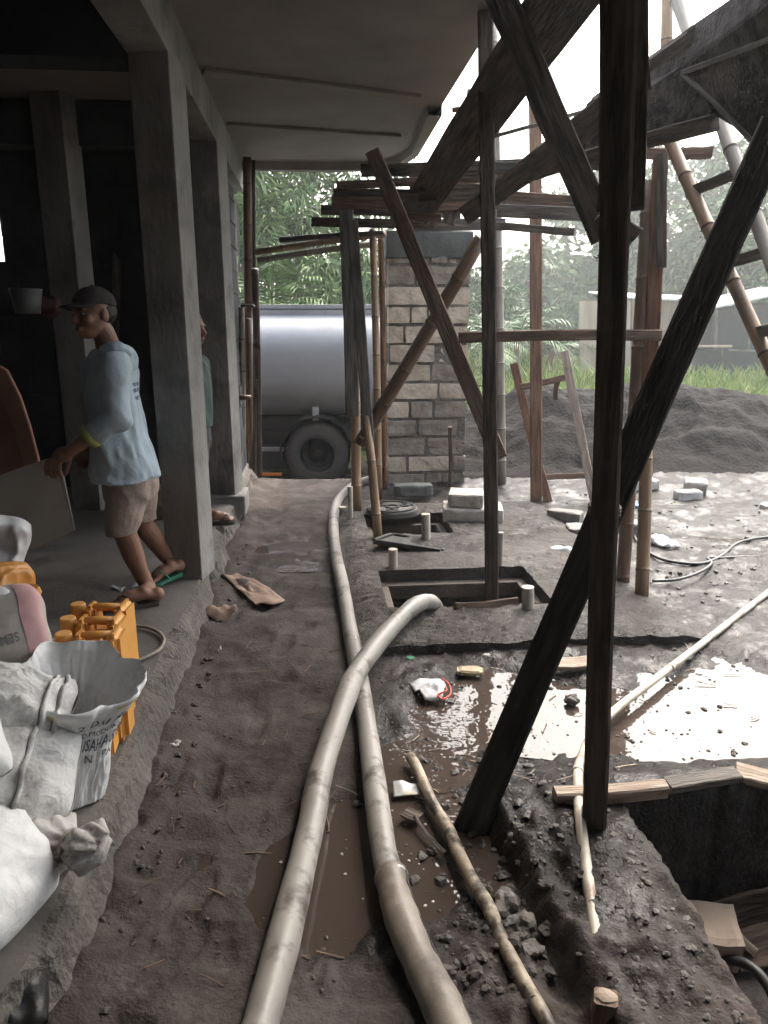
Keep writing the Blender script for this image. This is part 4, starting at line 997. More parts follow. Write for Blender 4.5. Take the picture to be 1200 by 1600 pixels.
def palm(label, base, h, n, L, mats, sd, cat='palm', group='palms behind the tanker', name='palm_plant', up=.8):
    r = random.Random(sd); base = Vector(base); t = thing(name, label, cat, base, group)
    tr = MB(); top = base+ZV*h
    if h > .3: tr.tube(catmull([base-ZV*.1, base+ZV*h*.5+Vector((r.gauss(0, .08), 0, 0)), top], 4), [.13-.008*i for i in range(9)], 8); 
    else: tr.tube([base-ZV*.1, top], [.1, .08], 8)
    tr.build('trunk', m_bark2, t, smooth=True); cr = MB()
    for k in range(n):
        a = r.uniform(0, 2*math.pi); el = r.uniform(.15, 1.0)*up; d = Vector((math.cos(a), math.sin(a), 0)); l = L*r.uniform(.7, 1.15)
        p = top; dirv = (d*math.cos(el*1.5)+ZV*math.sin(el*1.5)).normalized(); pts = [p]
        for i in range(9): dirv = (dirv-ZV*.16*(.5+i*.12)).normalized(); p = p+dirv*l/9; pts.append(p)
        mi = r.choice((0, 1, 1, 2))
        for i in range(1, 9):
            t_ = (pts[i+1]-pts[i]).normalized() if i < 9 else dirv; sd_ = t_.cross(ZV)
            if sd_.length < .1: continue
            sd_.normalize(); w = l*.28*math.sin(math.pi*(i+.8)/10.5)
            for sg in (-1, 1):
                for q in (0, .5):
                    o = pts[i].lerp(pts[i+1], q); e = o+sd_*sg*w+t_*w*.7-ZV*w*r.uniform(.2, .6); m_ = o.lerp(e, .5)+ZV*w*.08
                    cr.add([o, m_+t_*.03*l*.5, e, m_-t_*.03*l*.5], [(0, 1, 2, 3)], mi)
        cr.tube(pts, [.018-.0015*i for i in range(10)], 4, mi)
    cr.build('crown', mats, t); return t
gz = -.45
def TB(px, y, z=gz): p = P(px, 500, y); return Vector((p.x, y, z))
def cz_(py, y): return P(600, py, y).z
def crown(px, py, y, rx, rz): p = P(px, py, y); return (p, (rx, rx*.8, rz))
tree('bamboo_clump', 'tall airy bamboo clump with fine drooping leaves left behind the tanker', TB(415, 15), 6, crown(420, 330, 15, 1.5, 1.7), 46, 120, .24, .05, m_l1, 1, .05, 'bamboo', stems=7, bark=m_bark2, droop=.8)
tree('leafy_tree', 'sparse leafy tree against white sky above the tanker', TB(500, 17), 6, crown(505, 270, 17, 1.9, 1.6), 34, 105, .22, .07, m_l1, 2, .09, stems=2, clr=.2)
tree('leafy_tree', 'small bright green tree between tanker and grey props', TB(560, 14), 4, crown(560, 455, 14, 1.0, .75), 26, 90, .22, .055, m_l1, 3, .06, droop=.8)
tree('leafy_tree', 'dark tree with thin bare branch seen over the tanker middle', TB(480, 16), 4, crown(500, 430, 16, 1.3, .65), 20, 90, .24, .06, m_l1, 4, .06, droop=.7)
tree('leafy_tree', 'dark green tree glimpsed left of the tall corner bamboo', TB(362, 14), 5, crown(366, 340, 14, .8, 1.6), 26, 90, .24, .06, m_l1, 5, .08)
palm('spreading palm with dry brown sheaths rising behind the tanker left end', TB(425, 13), 2.1, 18, 1.5, m_l1, 11)
palm('low bright palm just over the top of the tank', TB(462, 12.4), 1.75, 16, 1.1, m_l1, 12)
palm('small palm over the tank beside the grey timber post', TB(520, 12.6), 1.7, 15, 1.0, m_l1, 13)
palm('young palm between the tanker and the stone pillar', TB(575, 13), 1.7, 14, 1.0, m_l1, 14)
# right: field edge and hazy trees
palm('broad leaved fern palm at the field edge right of the pillar', TB(770, 19, 0), .9, 16, 1.5, m_l2, 15, group='palms at the field edge')
palm('round palm bush standing in the field left of the pole', TB(812, 20, 0), 1.1, 17, 1.6, m_l2, 16, group='palms at the field edge')
palm('low palm bush in the field beside the brown squared post', TB(870, 21, 0), .8, 16, 1.5, m_l2, 17, group='palms at the field edge')
tree('leafy_tree', 'bushy green tree over the field right of the pillar', TB(745, 24, 0), 4, crown(745, 500, 24, 1.6, 1.6), 30, 80, .30, .12, m_l2, 6, .12)
tree('leafy_tree', 'rounded hazy tree far across the field behind the squared post', TB(860, 34, 0), 7, crown(865, 475, 34, 3.2, 2.6), 46, 90, .45, .2, m_l2, 7, .2)
tree('leafy_tree', 'tall pale hazy tree far off left of the near post', TB(915, 38, 0), 9, crown(925, 410, 38, 3.0, 4.2), 50, 95, .5, .22, m_l2, 8, .25)
tree('leafy_tree', 'big hazy tree far behind the shed roof, between near post and brace', TB(1065, 33, 0), 9, crown(1065, 370, 33, 3.2, 4.2), 60, 100, .42, .2, m_l2, 9, .25)
tree('leafy_tree', 'dark dense tree behind the shed, right of the black brace', TB(1165, 29, 0), 8, crown(1175, 385, 29, 3.0, 3.4), 60, 100, .38, .17, m_l2, 10, .25)
tree('leafy_tree', 'dark tree at the right picture edge above the ladder', TB(1255, 24, 0), 8, crown(1245, 330, 24, 2.0, 3.0), 46, 90, .34, .14, m_l2, 18, .2)
tree('leafy_tree', 'low hazy tree above the shed wall beside the near post', TB(985, 36, 0), 6, crown(985, 440, 36, 2.6, 2.0), 36, 90, .45, .2, m_l2, 19, .2)
# far wood closing the horizon
r = random.Random(5); mb = MB()
for k in range(420):
    x = r.uniform(-75, 95); y = r.uniform(60, 85); z = abs(r.gauss(0, 1))*2.4+.6
    leaves(mb, (x, y, z), (2.2, 1.5, 1.5), 26, 1.1, .6, r, .3)
far = mb.build('distant_wood', m_l2, org=(0, 70, 0)); tag(far, kind='stuff')
# tall grass
r = random.Random(9); mb = MB()
for k in range(15000):
    y = 11.2+14*r.random()**1.3; x = r.uniform(1.0, 1.0+y*.62)
    if y < 12.4 and x < 1.5: continue
    p = Vector((x, y, .02)); hgt = (.12+.34*float(ss(.3, .75, vn(x*.5, y*.5, 301))))*r.uniform(.6, 1.3)*(1.6 if y > 18.6 and x < 4.5 else 1); a = r.uniform(0, 6.28)
    s = Vector((math.cos(a), math.sin(a), 0))*.016*(y/14); d = Vector((r.gauss(0, .35), r.gauss(0, .3), 0))*hgt
    mb.add([p-s, p+s, p+s*.7+d*.35+ZV*hgt*.6, p+d+ZV*hgt, p-s*.7+d*.35+ZV*hgt*.6], [(0, 1, 2, 3, 4)], r.choice((0, 1, 1, 2, 2)))
m_gr = [leafmat('grass green', (.08, .14, .025), (.12, .19, .04)), leafmat('fresh grass', (.14, .21, .045), (.19, .26, .06)), leafmat('yellowing grass', (.22, .25, .07), (.28, .30, .09))]
tag(mb.build('grass', m_gr, org=(0, 12, 0)), kind='stuff')
r = random.Random(10); mb = MB()
for k in range(900):
    x, y = r.uniform(-4, 1.2), r.uniform(11.5, 14)
    leaves(mb, (x, y, gz+r.uniform(.1, .9)), (.35, .3, .35), 9, .4, .05, r, .6)
tag(mb.build('verge_weeds', m_l1, org=(0, 12, gz)), kind='stuff')

# ---------------------------------------------------------------- sheds beyond the grass
m_tin = M('weathered plywood wall', (.24, .185, .14), (.34, .27, .21), 1.6, (.7, .9), .3, 10, (6, 6, .5))
m_roof = M('pale tin roofing', (.42, .42, .42), (.58, .58, .58), 3, (.4, .7), .2, 20)
m_net = M('dark plastic netting', (.018, .02, .023), (.04, .043, .048), 4, (.6, .9), .3, 30)
m_rot = M('old brown boards', (.09, .07, .058), (.17, .14, .115), 5, (.8, .95), .4, 20, (1, 1, .3))
def WP(px, py, y): return P(px, py, y)
sd_ = thing('field_shed', 'low plywood shed with pale tin roof across the grass', 'shed', WP(1040, 590, 21))
def panel(pts, y0, dy, name, m, parent): 
    vs = [WP(x, y_, y0) for x, y_ in pts]; return MB().plate(vs, (0, 1, 0), dy).build(name, m, parent)
panel([(906, 592), (985, 594), (985, 470), (906, 470)], 20.6, .1, 'wall', m_tin, sd_)
panel([(975, 545), (1112, 548), (1112, 468), (975, 468)], 21.0, 2.6, 'wall', m_tin, sd_)
panel([(1100, 548), (1122, 548), (1120, 482), (1098, 480)], 20.9, .06, 'door', m_rot, sd_)
mb = MB(); a, b_ = WP(968, 466, 20.7), WP(1155, 474, 20.7); mb.plate([a, b_, b_+Vector((0, 3.2, .25)), a+Vector((0, 3.2, .25))], (0, 0, 1), .05); mb.build('roof', m_roof, sd_)
for x in (986, 1062): 
    a = WP(x, 594, 20.65); b_ = WP(x, 466, 20.65); MB().beam(a, b_, .07, .07).build('post', m_wgrey, sd_)
s2 = thing('lean_to_shed', 'dark lean-to shed with ragged sloping tin roof right of the plywood shed', 'shed', WP(1170, 590, 19.6))
panel([(1112, 548), (1230, 552), (1230, 470), (1112, 486)], 19.6, 1.6, 'wall', m_net, s2)
mb = MB(); a, b_ = WP(1100, 486, 19.2), WP(1260, 452, 19.2); mb.plate([a, b_, b_+Vector((0, 2.4, .1)), a+Vector((0, 2.4, .1))], (0, 0, 1), .05); mb.build('roof', m_roof, s2)
for x in (1116, 1168, 1212): MB().beam(WP(x, 596, 19.3), WP(x+4, 484, 19.3), .06, .06).build('post', m_wgrey, s2)
fn = thing('netting_fence', 'low dark netting fence on thin poles before the sheds', 'fence', WP(1100, 598, 18.6))
panel([(1022, 594), (1230, 606), (1230, 548), (1022, 544)], 18.7, .03, 'netting', m_net, fn)
for x in (1024, 1078, 1128, 1188): MB().beam(WP(x, 602, 18.65), WP(x, 542, 18.65), .04, .04).build('pole', m_wgrey, fn)
MB().beam(WP(1010, 541, 18.62), WP(1140, 541, 18.62), .06, .3).build('ledge', m_tin, fn)
MB().beam(WP(1138, 547, 18.62), WP(1235, 549, 18.62), .05, .05).build('top_rail', m_wgrey, fn)
ut = thing('utility_pole', 'thin pale pole rising behind the lean-to roof', 'pole', Vector((WP(1141, 590, 23).x, 23, 0)))
a = WP(1141, 590, 23); MB().tube([Vector((a.x, 23, -.1)), WP(1140, 440, 23)], .07, 10).build('shaft', m_roof, ut)
hz2 = [(1205, -.02)]
# ---------------------------------------------------------------- haze
hb = MB(); hb.box((0, 35, 6.0), (400, 290, 18.0)); ho = hb.build('haze', bpy.data.materials.new('misty air')); tag(ho, kind='stuff')
hm = ho.data.materials[0]; hm.use_nodes = True; t = hm.node_tree; t.nodes.remove(t.nodes['Principled BSDF'])
pv = t.nodes.new('ShaderNodeVolumePrincipled'); pv.inputs['Color'].default_value = (.93, .95, .97, 1); pv.inputs['Density'].default_value = .0034; pv.inputs['Anisotropy'].default_value = .6
t.links.new(pv.outputs['Volume'], t.nodes['Material Output'].inputs['Volume'])
# ---------------------------------------------------------------- sacks, bags and jerrycans on the floor edge
m_sack = M('white woven plastic', (.62, .615, .61), (.76, .755, .75), 2.5, (.5, .75), .15, 120, c3=(.27, .255, .24), s3=5, k3=(.5, .66), crump=(12, .34, .018))
m_sackw = M('clean white woven plastic', (.74, .74, .745), (.82, .82, .82), 2.5, (.5, .7), .12, 140, c3=(.45, .44, .43), s3=4, k3=(.55, .75), crump=(9, .3, .018))
m_sackd = M('dusty grey woven plastic', (.46, .44, .42), (.62, .6, .575), 3, (.6, .85), .2, 110, c3=(.2, .18, .165), s3=5, k3=(.48, .66), crump=(12, .42, .018))
m_paper = M('grey beige cement paper', (.42, .385, .35), (.52, .485, .45), 3, (.7, .9), .12, 40, c3=(.27, .25, .235), s3=4, crump=(7, .25, .012))
m_pink = M('pink printed paper', (.58, .33, .34), (.66, .41, .42), 4, (.6, .85), .1, 40)
m_ink = M('faded blue grey print', (.07, .08, .11), (.11, .12, .15), 12, (.6, .8), 0)
m_inkg = M('faded grey print', (.17, .165, .165), (.25, .245, .24), 12, (.6, .8), 0)
m_yel = M('yellow printed stripe', (.6, .5, .14), (.7, .6, .22), 6, (.5, .7), 0)
m_stitch = M('grey stitching', (.15, .145, .14), (.24, .23, .22), 20, (.8, .9), 0)
def pillow_fn(c, L, Wd, T, R, sd, wr=.012, sag=0.0, pw=.6, twist=0):
    o = Vector((sd*3.3, sd*1.9, sd*.7))
    def fn(s, t, side, off=0.0):
        e = max(0, 1-abs(s)**3.2)**pw*max(0, 1-abs(t)**2.6)**.55
        x = s*L/2*(1-.10*abs(t)**3+.02*math.sin(t*5+sd)); y = t*Wd/2*(1-.13*abs(s)**4+.03*math.sin(s*4+sd*2))
        z = side*T/2*e
        q = Vector((x*7, y*7, side*1.3))+o
        w1 = mnoise.noise(q); w2 = mnoise.noise(Vector((x*9+w1, y*26, side))+o); w3 = mnoise.noise(Vector((x*40, y*15, side*2))+o); rg2 = 1-2.4*abs(mnoise.noise(Vector((x*13-w1*2, y*19+w1, side*5.1))+o)); rg = .45*rg2+1-2.2*abs(mnoise.noise(Vector((x*6+w1*1.5, y*10-w1, side*3.1))+o))
        z += side*(w1*1.3+rg*1.1+(w2*1.0+w3*.35)*(.35+abs(s)**2))*wr*(.25+.75*e)
        z += off*side+mnoise.noise(Vector((x*5, y*5, 9.1))+o)*.012
        z -= sag*(x*x)/(L*L/4)*(1 if x*sag >= 0 or True else 0)
        return Vector(c)+R@Vector((x, y, z))
    return fn
def pillow(fn, ns=44, ntt=32):
    mb = MB(); vs = []; fs = []
    for side in (1, -1):
        k = len(vs)
        for i in range(ns+1):
            for j in range(ntt+1):
                s = math.sin((-1+2*i/ns)*math.pi/2); t_ = math.sin((-1+2*j/ntt)*math.pi/2); vs.append(fn(s, t_, side))
        for i in range(ns):
            for j in range(ntt):
                a = k+i*(ntt+1)+j; f = (a, a+ntt+1, a+ntt+2, a+1); fs.append(f if side > 0 else f[::-1])
    mb.add(vs, fs); return mb
def patch(fn, s0, s1, t0, t1, off=.003, ns=14, ntt=10, side=1):
    mb = MB(); vs = [fn(s0+(s1-s0)*i/ns, t0+(t1-t0)*j/ntt, side, off) for i in range(ns+1) for j in range(ntt+1)]
    return mb.add(vs, [(i*(ntt+1)+j, (i+1)*(ntt+1)+j, (i+1)*(ntt+1)+j+1, i*(ntt+1)+j+1) for i in range(ns) for j in range(ntt)])
def text_geo(body):
    c = bpy.data.curves.new('t', 'FONT'); c.body = body; c.resolution_u = 3; c.offset = .012
    o = bpy.data.objects.new('t', c); COL.objects.link(o); bpy.context.view_layer.update()
    ev = o.evaluated_get(bpy.context.evaluated_depsgraph_get()); me = ev.to_mesh()
    vs = [v.co.copy() for v in me.vertices]; fs = [list(p.vertices) for p in me.polygons]; ev.to_mesh_clear()
    bpy.data.objects.remove(o); bpy.data.curves.remove(c)
    x0 = min(v.x for v in vs); x1 = max(v.x for v in vs); y1 = max(v.y for v in vs); y0 = min(0, min(v.y for v in vs))
    return [((v.x-x0)/(x1-x0), (v.y-y0)/(y1-y0)) for v in vs], fs, (x1-x0)/(y1-y0)
def subdiv_text(body, cuts=5):
    vs, fs, asp = text_geo(body); bm = bmesh.new(); bv = [bm.verts.new((x*asp, y, 0)) for x, y in vs]
    for f in fs:
        try: bm.faces.new([bv[i] for i in f])
        except ValueError: pass
    bmesh.ops.triangulate(bm, faces=bm.faces[:])
    for _ in range(cuts):
        es = [e for e in bm.edges if e.calc_length() > .16]
        if es: bmesh.ops.subdivide_edges(bm, edges=es, cuts=1); bmesh.ops.triangulate(bm, faces=bm.faces[:])
    bm.verts.index_update(); out = [(v.co.x/asp, v.co.y) for v in bm.verts], [[v.index for v in f.verts] for f in bm.faces]; bm.free(); return out
def eul(rx, ry, rz): return Matrix.Rotation(math.radians(rz), 3, 'Z')@Matrix.Rotation(math.radians(ry), 3, 'Y')@Matrix.Rotation(math.radians(rx), 3, 'X')
SK = 'white sacks piled on the floor edge'
def sack(label, c, L, Wd, T, R, sd, mat, wr=.012, sag=0, group=SK, name='sack', cat='sack', seam=None, band=None, pw=.6):
    fn = pillow_fn(c, L, Wd, T, R, sd, wr, sag, pw); t = thing(name, label, cat, Vector(c)-ZV*T*.5, group)
    pillow(fn).build('sack_body', mat, t, smooth=True)
    if seam:
        for s0 in seam:
            mb = MB(); pts = [fn(s0, -.93+1.86*j/24, 1, .006) for j in range(25)]; mb.tube(pts, .007, 6); mb.build('folded_seam', mat, t, smooth=True)
            mb = MB(); pts = [fn(s0+(.03 if s0 < 0 else -.03), -.9+1.8*j/24, 1, .003) for j in range(25)]; mb.tube(pts, .002, 5); mb.build('stitch_line', m_stitch, t)
    if band: patch(fn, *band).build('printed_band', m_inkg, t, smooth=True)
    return t, fn
# pile, bottom to top
sack('smooth clean white sack at the lower left corner, lowest and nearest', P(-62, 1402, 1.40)+Vector((0, .02, 0)), .40, .30, .26, eul(40, 8, 75), 1, m_sackw, .012, seam=None, pw=.5)
# tied-neck sack
tn = thing('sack', 'dusty white sack with tied gathered neck sticking out under the others', 'sack', P(60, 1320, 1.62), SK)
a_, b_ = P(-90, 1318, 1.70), P(158, 1304, 1.55)
ax = (b_-a_).normalized(); up = Vector((0, .2, 1)); up = (up-ax*up.dot(ax)).normalized(); sd2 = ax.cross(up)
mb = MB(); n, m = 60, 132; vs = []; fs = []; L = (b_-a_).length
for i in range(n+1):
    k = i/n; l = k*L
    r_ = np.interp(k, [0, .08, .3, .55, .70, .78, .815, .85, .92, 1], [.02, .10, .125, .12, .08, .042, .032, .040, .056, .030])
    for j in range(m):
        an = 2*math.pi*j/m; pl_ = ss(.45, .8, k)
        rr = r_*(1+.10*pl_*math.sin(an*9+k*5+mnoise.noise(Vector((k*8, an*.5, 1)))*3)+.09*pl_*math.sin(an*4+1+k*4)+.13*mnoise.noise(Vector((k*7, math.cos(an)*2, math.sin(an)*2))))
        vs.append(a_+ax*(l+.012*math.sin(an*4)*max(0, k-.88)/.12)+sd2*math.cos(an)*rr*1.15+up*(math.sin(an)*rr*(.75 if k < .7 else 1)-.03*k))
for i in range(n):
    for j in range(m): fs.append((i*m+j, i*m+(j+1) % m, (i+1)*m+(j+1) % m, (i+1)*m+j))
fs.append(tuple(n*m+j for j in range(m)))
mb.add(vs, fs); mb.build('sack_body', m_sackd, tn, smooth=True)
c_ = a_+ax*L*.815-up*.024; MB().tube([c_+(sd2*math.cos(q)+up*math.sin(q))*.036 for q in np.linspace(0, 6.28, 24)], .006, 6).build('neck_tie', m_rope, tn)
t_, fn = sack('plump white sack with grey printed band and upright seam, middle of pile', P(-36, 1228, 1.70), .50, .36, .22, eul(40, 4, 4), 3, m_sack, .016, seam=[.60], band=(-.62, -.02, -.25, .35))
t_, fn = sack('crumpled dirty white sack with loose flap lying across the top', P(-38, 1122, 1.82), .50, .32, .16, eul(24, 6, 8), 4, m_sack, .030, seam=[.78, .9])
sack('crumpled white sack end peeping out at left beside the printed one', P(-62, 1170, 1.60), .20, .22, .16, eul(30, 0, 40), 5, m_sackw, .014)
# open sack
os_ = thing('open_sack', 'open white sack with blue lettering and rolled rim, nearly empty', 'sack', P(160, 1190, 2.0), SK)
Cb = Vector((P(136, 1100, 1.95).x, 1.90, .19)); n, m = 150, 220; vs = []; fs = []
def osurf(k, an, off=0.0):
    """k 0..1 up the outside, 1..2 down the inside"""
    top = .385+.05*math.sin(an)+.02*mnoise.noise(Vector((math.cos(an)*2, math.sin(an)*2, 3)))-.03*math.cos(an-.4)
    inn = max(0, k-1); o = k if k <= 1 else 1-inn*.20/top
    r_ = np.interp(o, [0, .5, .74, .87, 1], [.08, .095, .114, .150, .164])-.010*min(1, inn*8)
    ca, sa = math.cos(an), math.sin(an)
    ripple = .010*math.sin(an*3+1)+.008*math.sin(an*7+o*4)*ss(.4, 1, o)+.010*mnoise.noise(Vector((ca*2.2, sa*2.2, o*3)))
    ripple += .009*(1-2.2*abs(mnoise.noise(Vector((ca*3.1, sa*3.1, o*2.2+4)))))*(.35*ss(.1, .7, o)+.65*ss(.8, .95, o))+.0035*(1-2*abs(mnoise.noise(Vector((ca*7, sa*7, o*5)))))
    ripple += .014*ss(.75, 1, o)*mnoise.noise(Vector((ca*4, sa*4, 7)))
    r_ = r_+ripple+off
    return Cb+Vector((.055*o-.055, .02*o, 0))+Vector((ca*r_, sa*r_*.85, top*o))
for i in range(n+1):
    k = 2*i/n
    for j in range(m): vs.append(osurf(k, 2*math.pi*j/m))
for i in range(n):
    for j in range(m): fs.append((i*m+j, i*m+(j+1) % m, (i+1)*m+(j+1) % m, (i+1)*m+j))
fs.append(tuple(n*m+j for j in range(m))); fs.append(tuple(range(m-1, -1, -1)))
MB().add(vs, fs).build('sack_body', m_sackw, os_, smooth=True)
# rolled-down cuff with yellow stripe
mb = MB(); vs = []; fs = []; A0_, A1_ = math.radians(-165), math.radians(15); nn = 40
for i in range(nn+1):
    an = A0_+(A1_-A0_)*i/nn; fade = math.sin(math.pi*min(1, max(0, i/nn)))**.4
    for k, of in ((1.0, .0), (1.0, .006), (.97, .011), (.94, .010), (.915-.02*math.sin(an*3), .008), (.905-.02*math.sin(an*3), .004)):
        vs.append(osurf(1-(1-k)*fade, an, of*fade+.001))
for i in range(nn):
    for k in range(5): fs.append((i*6+k, (i+1)*6+k, (i+1)*6+k+1, i*6+k+1))
MB().add(vs, fs, [2 if False else (1 if (j % 5) in (2, 3) and (3 < j//5 < 16 or 28 < j//5 < 36) else 0) for j in range(nn*5)]).build('rolled_rim', [m_sackw, m_yel], os_, smooth=True)
for body, k0, k1, a0, a1 in (('2 DAI SU', .79, .86, -72, -10), ('D.PRODUKSI', .69, .735, -66, -8), ('USAHA SUM', .54, .66, -68, 12), ('N . PA', .43, .50, -56, -4)):
    vs, fs = subdiv_text(body)
    MB().add([osurf(k0+(k1-k0)*y, math.radians(a0+(a1-a0)*x), .006) for x, y in vs], fs).build('printed_lettering', m_ink, os_)
# cement bags
t_, fn = sack('grey cement paper bag with upside down lettering and pink end', P(-46, 1000, 2.16), .46, .34, .13, eul(28, -14, 26), 6, m_paper, .003, group='cement bags behind the white sacks', name='cement_bag', cat='cement bag', pw=.35)
patch(fn, .72, .985, -.95, .97, .002, 10, 16).build('pink_end', m_pink, t_, smooth=True); patch(fn, .72, .985, -.95, .97, .002, 10, 16, -1).build('pink_end', m_pink, t_, smooth=True)
vs, fs = subdiv_text('SEMEN CON')
MB().add([fn(.64-.78*x, -.50-.20*y, 1, .003) for x, y in vs], [f[::-1] for f in fs]).build('printed_lettering', m_inkg, t_)
sack('lower beige cement bag under the lettered one', P(-44, 1046, 2.12), .46, .34, .12, eul(26, -12, 24), 7, m_paper, .003, group='cement bags behind the white sacks', name='cement_bag', cat='cement bag', pw=.35)
# refill pouches, bottle, plastic bag
m_or = M('orange foil pouch', (.55, .23, .045), (.68, .33, .09), 5, (.3, .5), .3, 14, c3=(.5, .45, .4), s3=9, k3=(.58, .64))
m_wpl = M('thin white plastic', (.5, .5, .51), (.62, .62, .63), 3, (.35, .6), .3, 18)
PG = 'orange refill pouches on the cement bags'
for k, (px, py, d, L, Wd, R, lab) in enumerate(((14, 905, 2.40, .17, .12, eul(50, 10, 60), 'orange refill pouch with pale label, uppermost of the heap'), (36, 937, 2.36, .15, .10, eul(45, -20, -35), 'orange refill pouch with silver corner leaning right'), (8, 950, 2.34, .16, .11, eul(40, 10, 10), 'crumpled orange pouch lying lowest on the cement bag'))):
    sack(lab, P(px, py, d), L, Wd, .06, R, 20+k, m_or, .014, group=PG, name='refill_pouch', cat='pouch')
bt = thing('plastic_bottle', 'white plastic bottle end lying among the orange pouches', 'bottle', P(0, 935, 2.26))
q0 = P(-30, 925, 2.40); q1 = P(3, 936, 2.24); dd = (q1-q0).normalized()
MB().tube([q0, q1-dd*.03, q1-dd*.01, q1], [.038, .038, .036, .030], 20).build('bottle_body', m_wpl, bt, smooth=True)
MB().tube([q1, q1+dd*.012], [.016, .016], 14).build('cap', m_sackd, bt)
sack('thin white plastic bag standing behind the orange pouches', P(-8, 850, 2.55), .22, .22, .12, eul(70, 20, 20), 31, m_wpl, .03, group=None, name='plastic_bag', cat='plastic bag')
# orange jerrycans
m_jer = M('orange plastic', (.60, .28, .06), (.70, .35, .09), 3, (.35, .5), .05, 30, c3=(.42, .2, .06), s3=5, k3=(.55, .75))
m_jcap = M('orange screw cap', (.62, .32, .08), (.72, .39, .12), 3, (.35, .5), .05, 30)
def jerry():
    t = thing('jerrycan', 'x', 'jerrycan', (0, 0, 0), 'orange jerrycans behind the open sack')
    mb = MB(); bm = bmesh.new(); bmesh.ops.create_cube(bm, size=1)
    for v in bm.verts: v.co = Vector((v.co.x*.235, v.co.y*.118, v.co.z*.30+.15))
    bmesh.ops.bevel(bm, geom=bm.edges[:], offset=.022, segments=3, affect='EDGES'); mb.bm(bm)
    bm = bmesh.new(); bmesh.ops.create_cube(bm, size=1)
    for v in bm.verts: v.co = Vector((v.co.x*.045+.094, v.co.y*.118, v.co.z*.13+.325))
    bmesh.ops.bevel(bm, geom=bm.edges[:], offset=.018, segments=3, affect='EDGES'); mb.bm(bm)
    bm = bmesh.new(); bmesh.ops.create_cube(bm, size=1)
    for v in bm.verts: v.co = Vector((v.co.x*(.05-.012*(v.co.z > 0))-.02, v.co.y*(.10-.02*(v.co.z > 0)), v.co.z*.12+.325))
    bmesh.ops.bevel(bm, geom=bm.edges[:], offset=.014, segments=3, affect='EDGES'); mb.bm(bm)
    mb.tube([(-.072, 0, .285), (-.072, 0, .31), (-.072, 0, .335), (-.072, 0, .345)], [.045, .04, .026, .024], 18)
    mb.build('can_body', m_jer, t, smooth=False)
    h = MB(); h.tube([(-.03, 0, .368), (.03, 0, .372), (.085, 0, .368)], [.019, .018, .019], 14, sq=(1, .8)); h.build('handle', m_jer, t, smooth=True)
    c = MB(); pr = [(.0275, .335), (.0285, .34), (.0265, .378), (.024, .384)]
    for i in range(1): c.tube([(-.072, 0, z) for _, z in pr], [r_ for r_, _ in pr], 22)
    c.build('cap', m_jcap, t, smooth=False)
    return t
J0 = jerry()
def place_j(t, px, py, y, rz, lab):
    p = P(px, py, y); t.location = (p.x+.048, y, .182); t.rotation_euler = (0, 0, rz); t['label'] = lab
for k, (px, py, y, lab) in enumerate(((133, 955, 2.49, 'orange jerrycan with cap and handle, furthest back in its row'), (119, 979, 2.365, 'orange jerrycan, second from the back of its row'), (113, 1001, 2.24, 'orange jerrycan just behind the open sack, third from the back'), (82, 1022, 2.12, 'orange jerrycan tucked left behind the open sack, nearest in its row'))):
    t = J0
    if k:
        t = J0.copy(); COL.objects.link(t)
        for ch in list(J0.children):
            c = ch.copy(); COL.objects.link(c); c.parent = t
    place_j(t, px, py, y, TH*.3+.06*k-.05, lab)
# dark lump at the lower left corner
sack('black dirty folded tarp at the bottom left corner', P(-10, 1560, 1.33), .22, .22, .10, eul(20, 0, 30), 40, m_iron, .02, group=None, name='folded_tarp', cat='tarp')

# ---------------------------------------------------------------- things inside the dark room
m_rust = M('rusty orange tray', (.30, .135, .085), (.42, .21, .145), 3, (.5, .8), .3, 20, c3=(.26, .2, .16), s3=4, k3=(.55, .68))
tr = thing('wheelbarrow_tray', 'rusty orange rounded metal tray standing on end at the left edge', 'wheelbarrow tray', P(-20, 800, 4.15))
mb = MB(); ol = []
for px, py in ((-110, 860), (-115, 720), (-100, 620), (-60, 575), (-20, 562), (10, 580), (30, 620), (45, 665), (58, 715), (66, 780), (70, 850)): ol.append(P(px, py, 4.05))
cen = P(-20, 740, 4.22); n = len(ol); vs = list(ol)+[cen.lerp(p, .80)+Vector((0, -.02, 0)) for p in ol]+[cen.lerp(p, .72)+Vector((0, .08, 0)) for p in ol]
fs = []
for i in range(n):
    j = (i+1) % n; fs += [(i, j, n+j, n+i), (n+i, n+j, 2*n+j, 2*n+i)]
fs.append(tuple(range(2*n, 3*n)))
mb.add(vs, fs); o = mb.build('tray_shell', m_rust, tr); sm_ = o.modifiers.new('s', 'SOLIDIFY'); sm_.thickness = .012
mb = MB(); mb.tube(ol+[ol[0]], .012, 8); mb.build('rolled_rim', m_rust, tr, smooth=True)
m_cloth = M('blue black tarpaulin', (.012, .014, .02), (.03, .034, .045), 3, (.5, .8), .4, 12)
st_ = thing('covered_stack', 'chest high stack under a blue black tarpaulin in the dark room', 'stack', B(-2.9, 5.0, .18))
fn = pillow_fn(B(-2.95, 5.15, .86), 1.5, .85, 1.5, RB, 50, .03, 0, .16); pillow(fn).build('tarpaulin', m_cloth, st_, smooth=True)
m_bk = M('dusty grey bucket plastic', (.07, .07, .07), (.12, .12, .12), 4, (.5, .8), .1, 30)
p_ = P(44, 490, 4.9); bk = thing('bucket', 'dusty grey bucket standing on the tarpaulin stack', 'bucket', p_)
MB().tube([p_, p_+ZV*.15, p_+ZV*.155, p_+ZV*.15, p_+ZV*.02], [.075, .10, .104, .094, .07], 24).build('bucket_body', m_bk, bk, smooth=True)
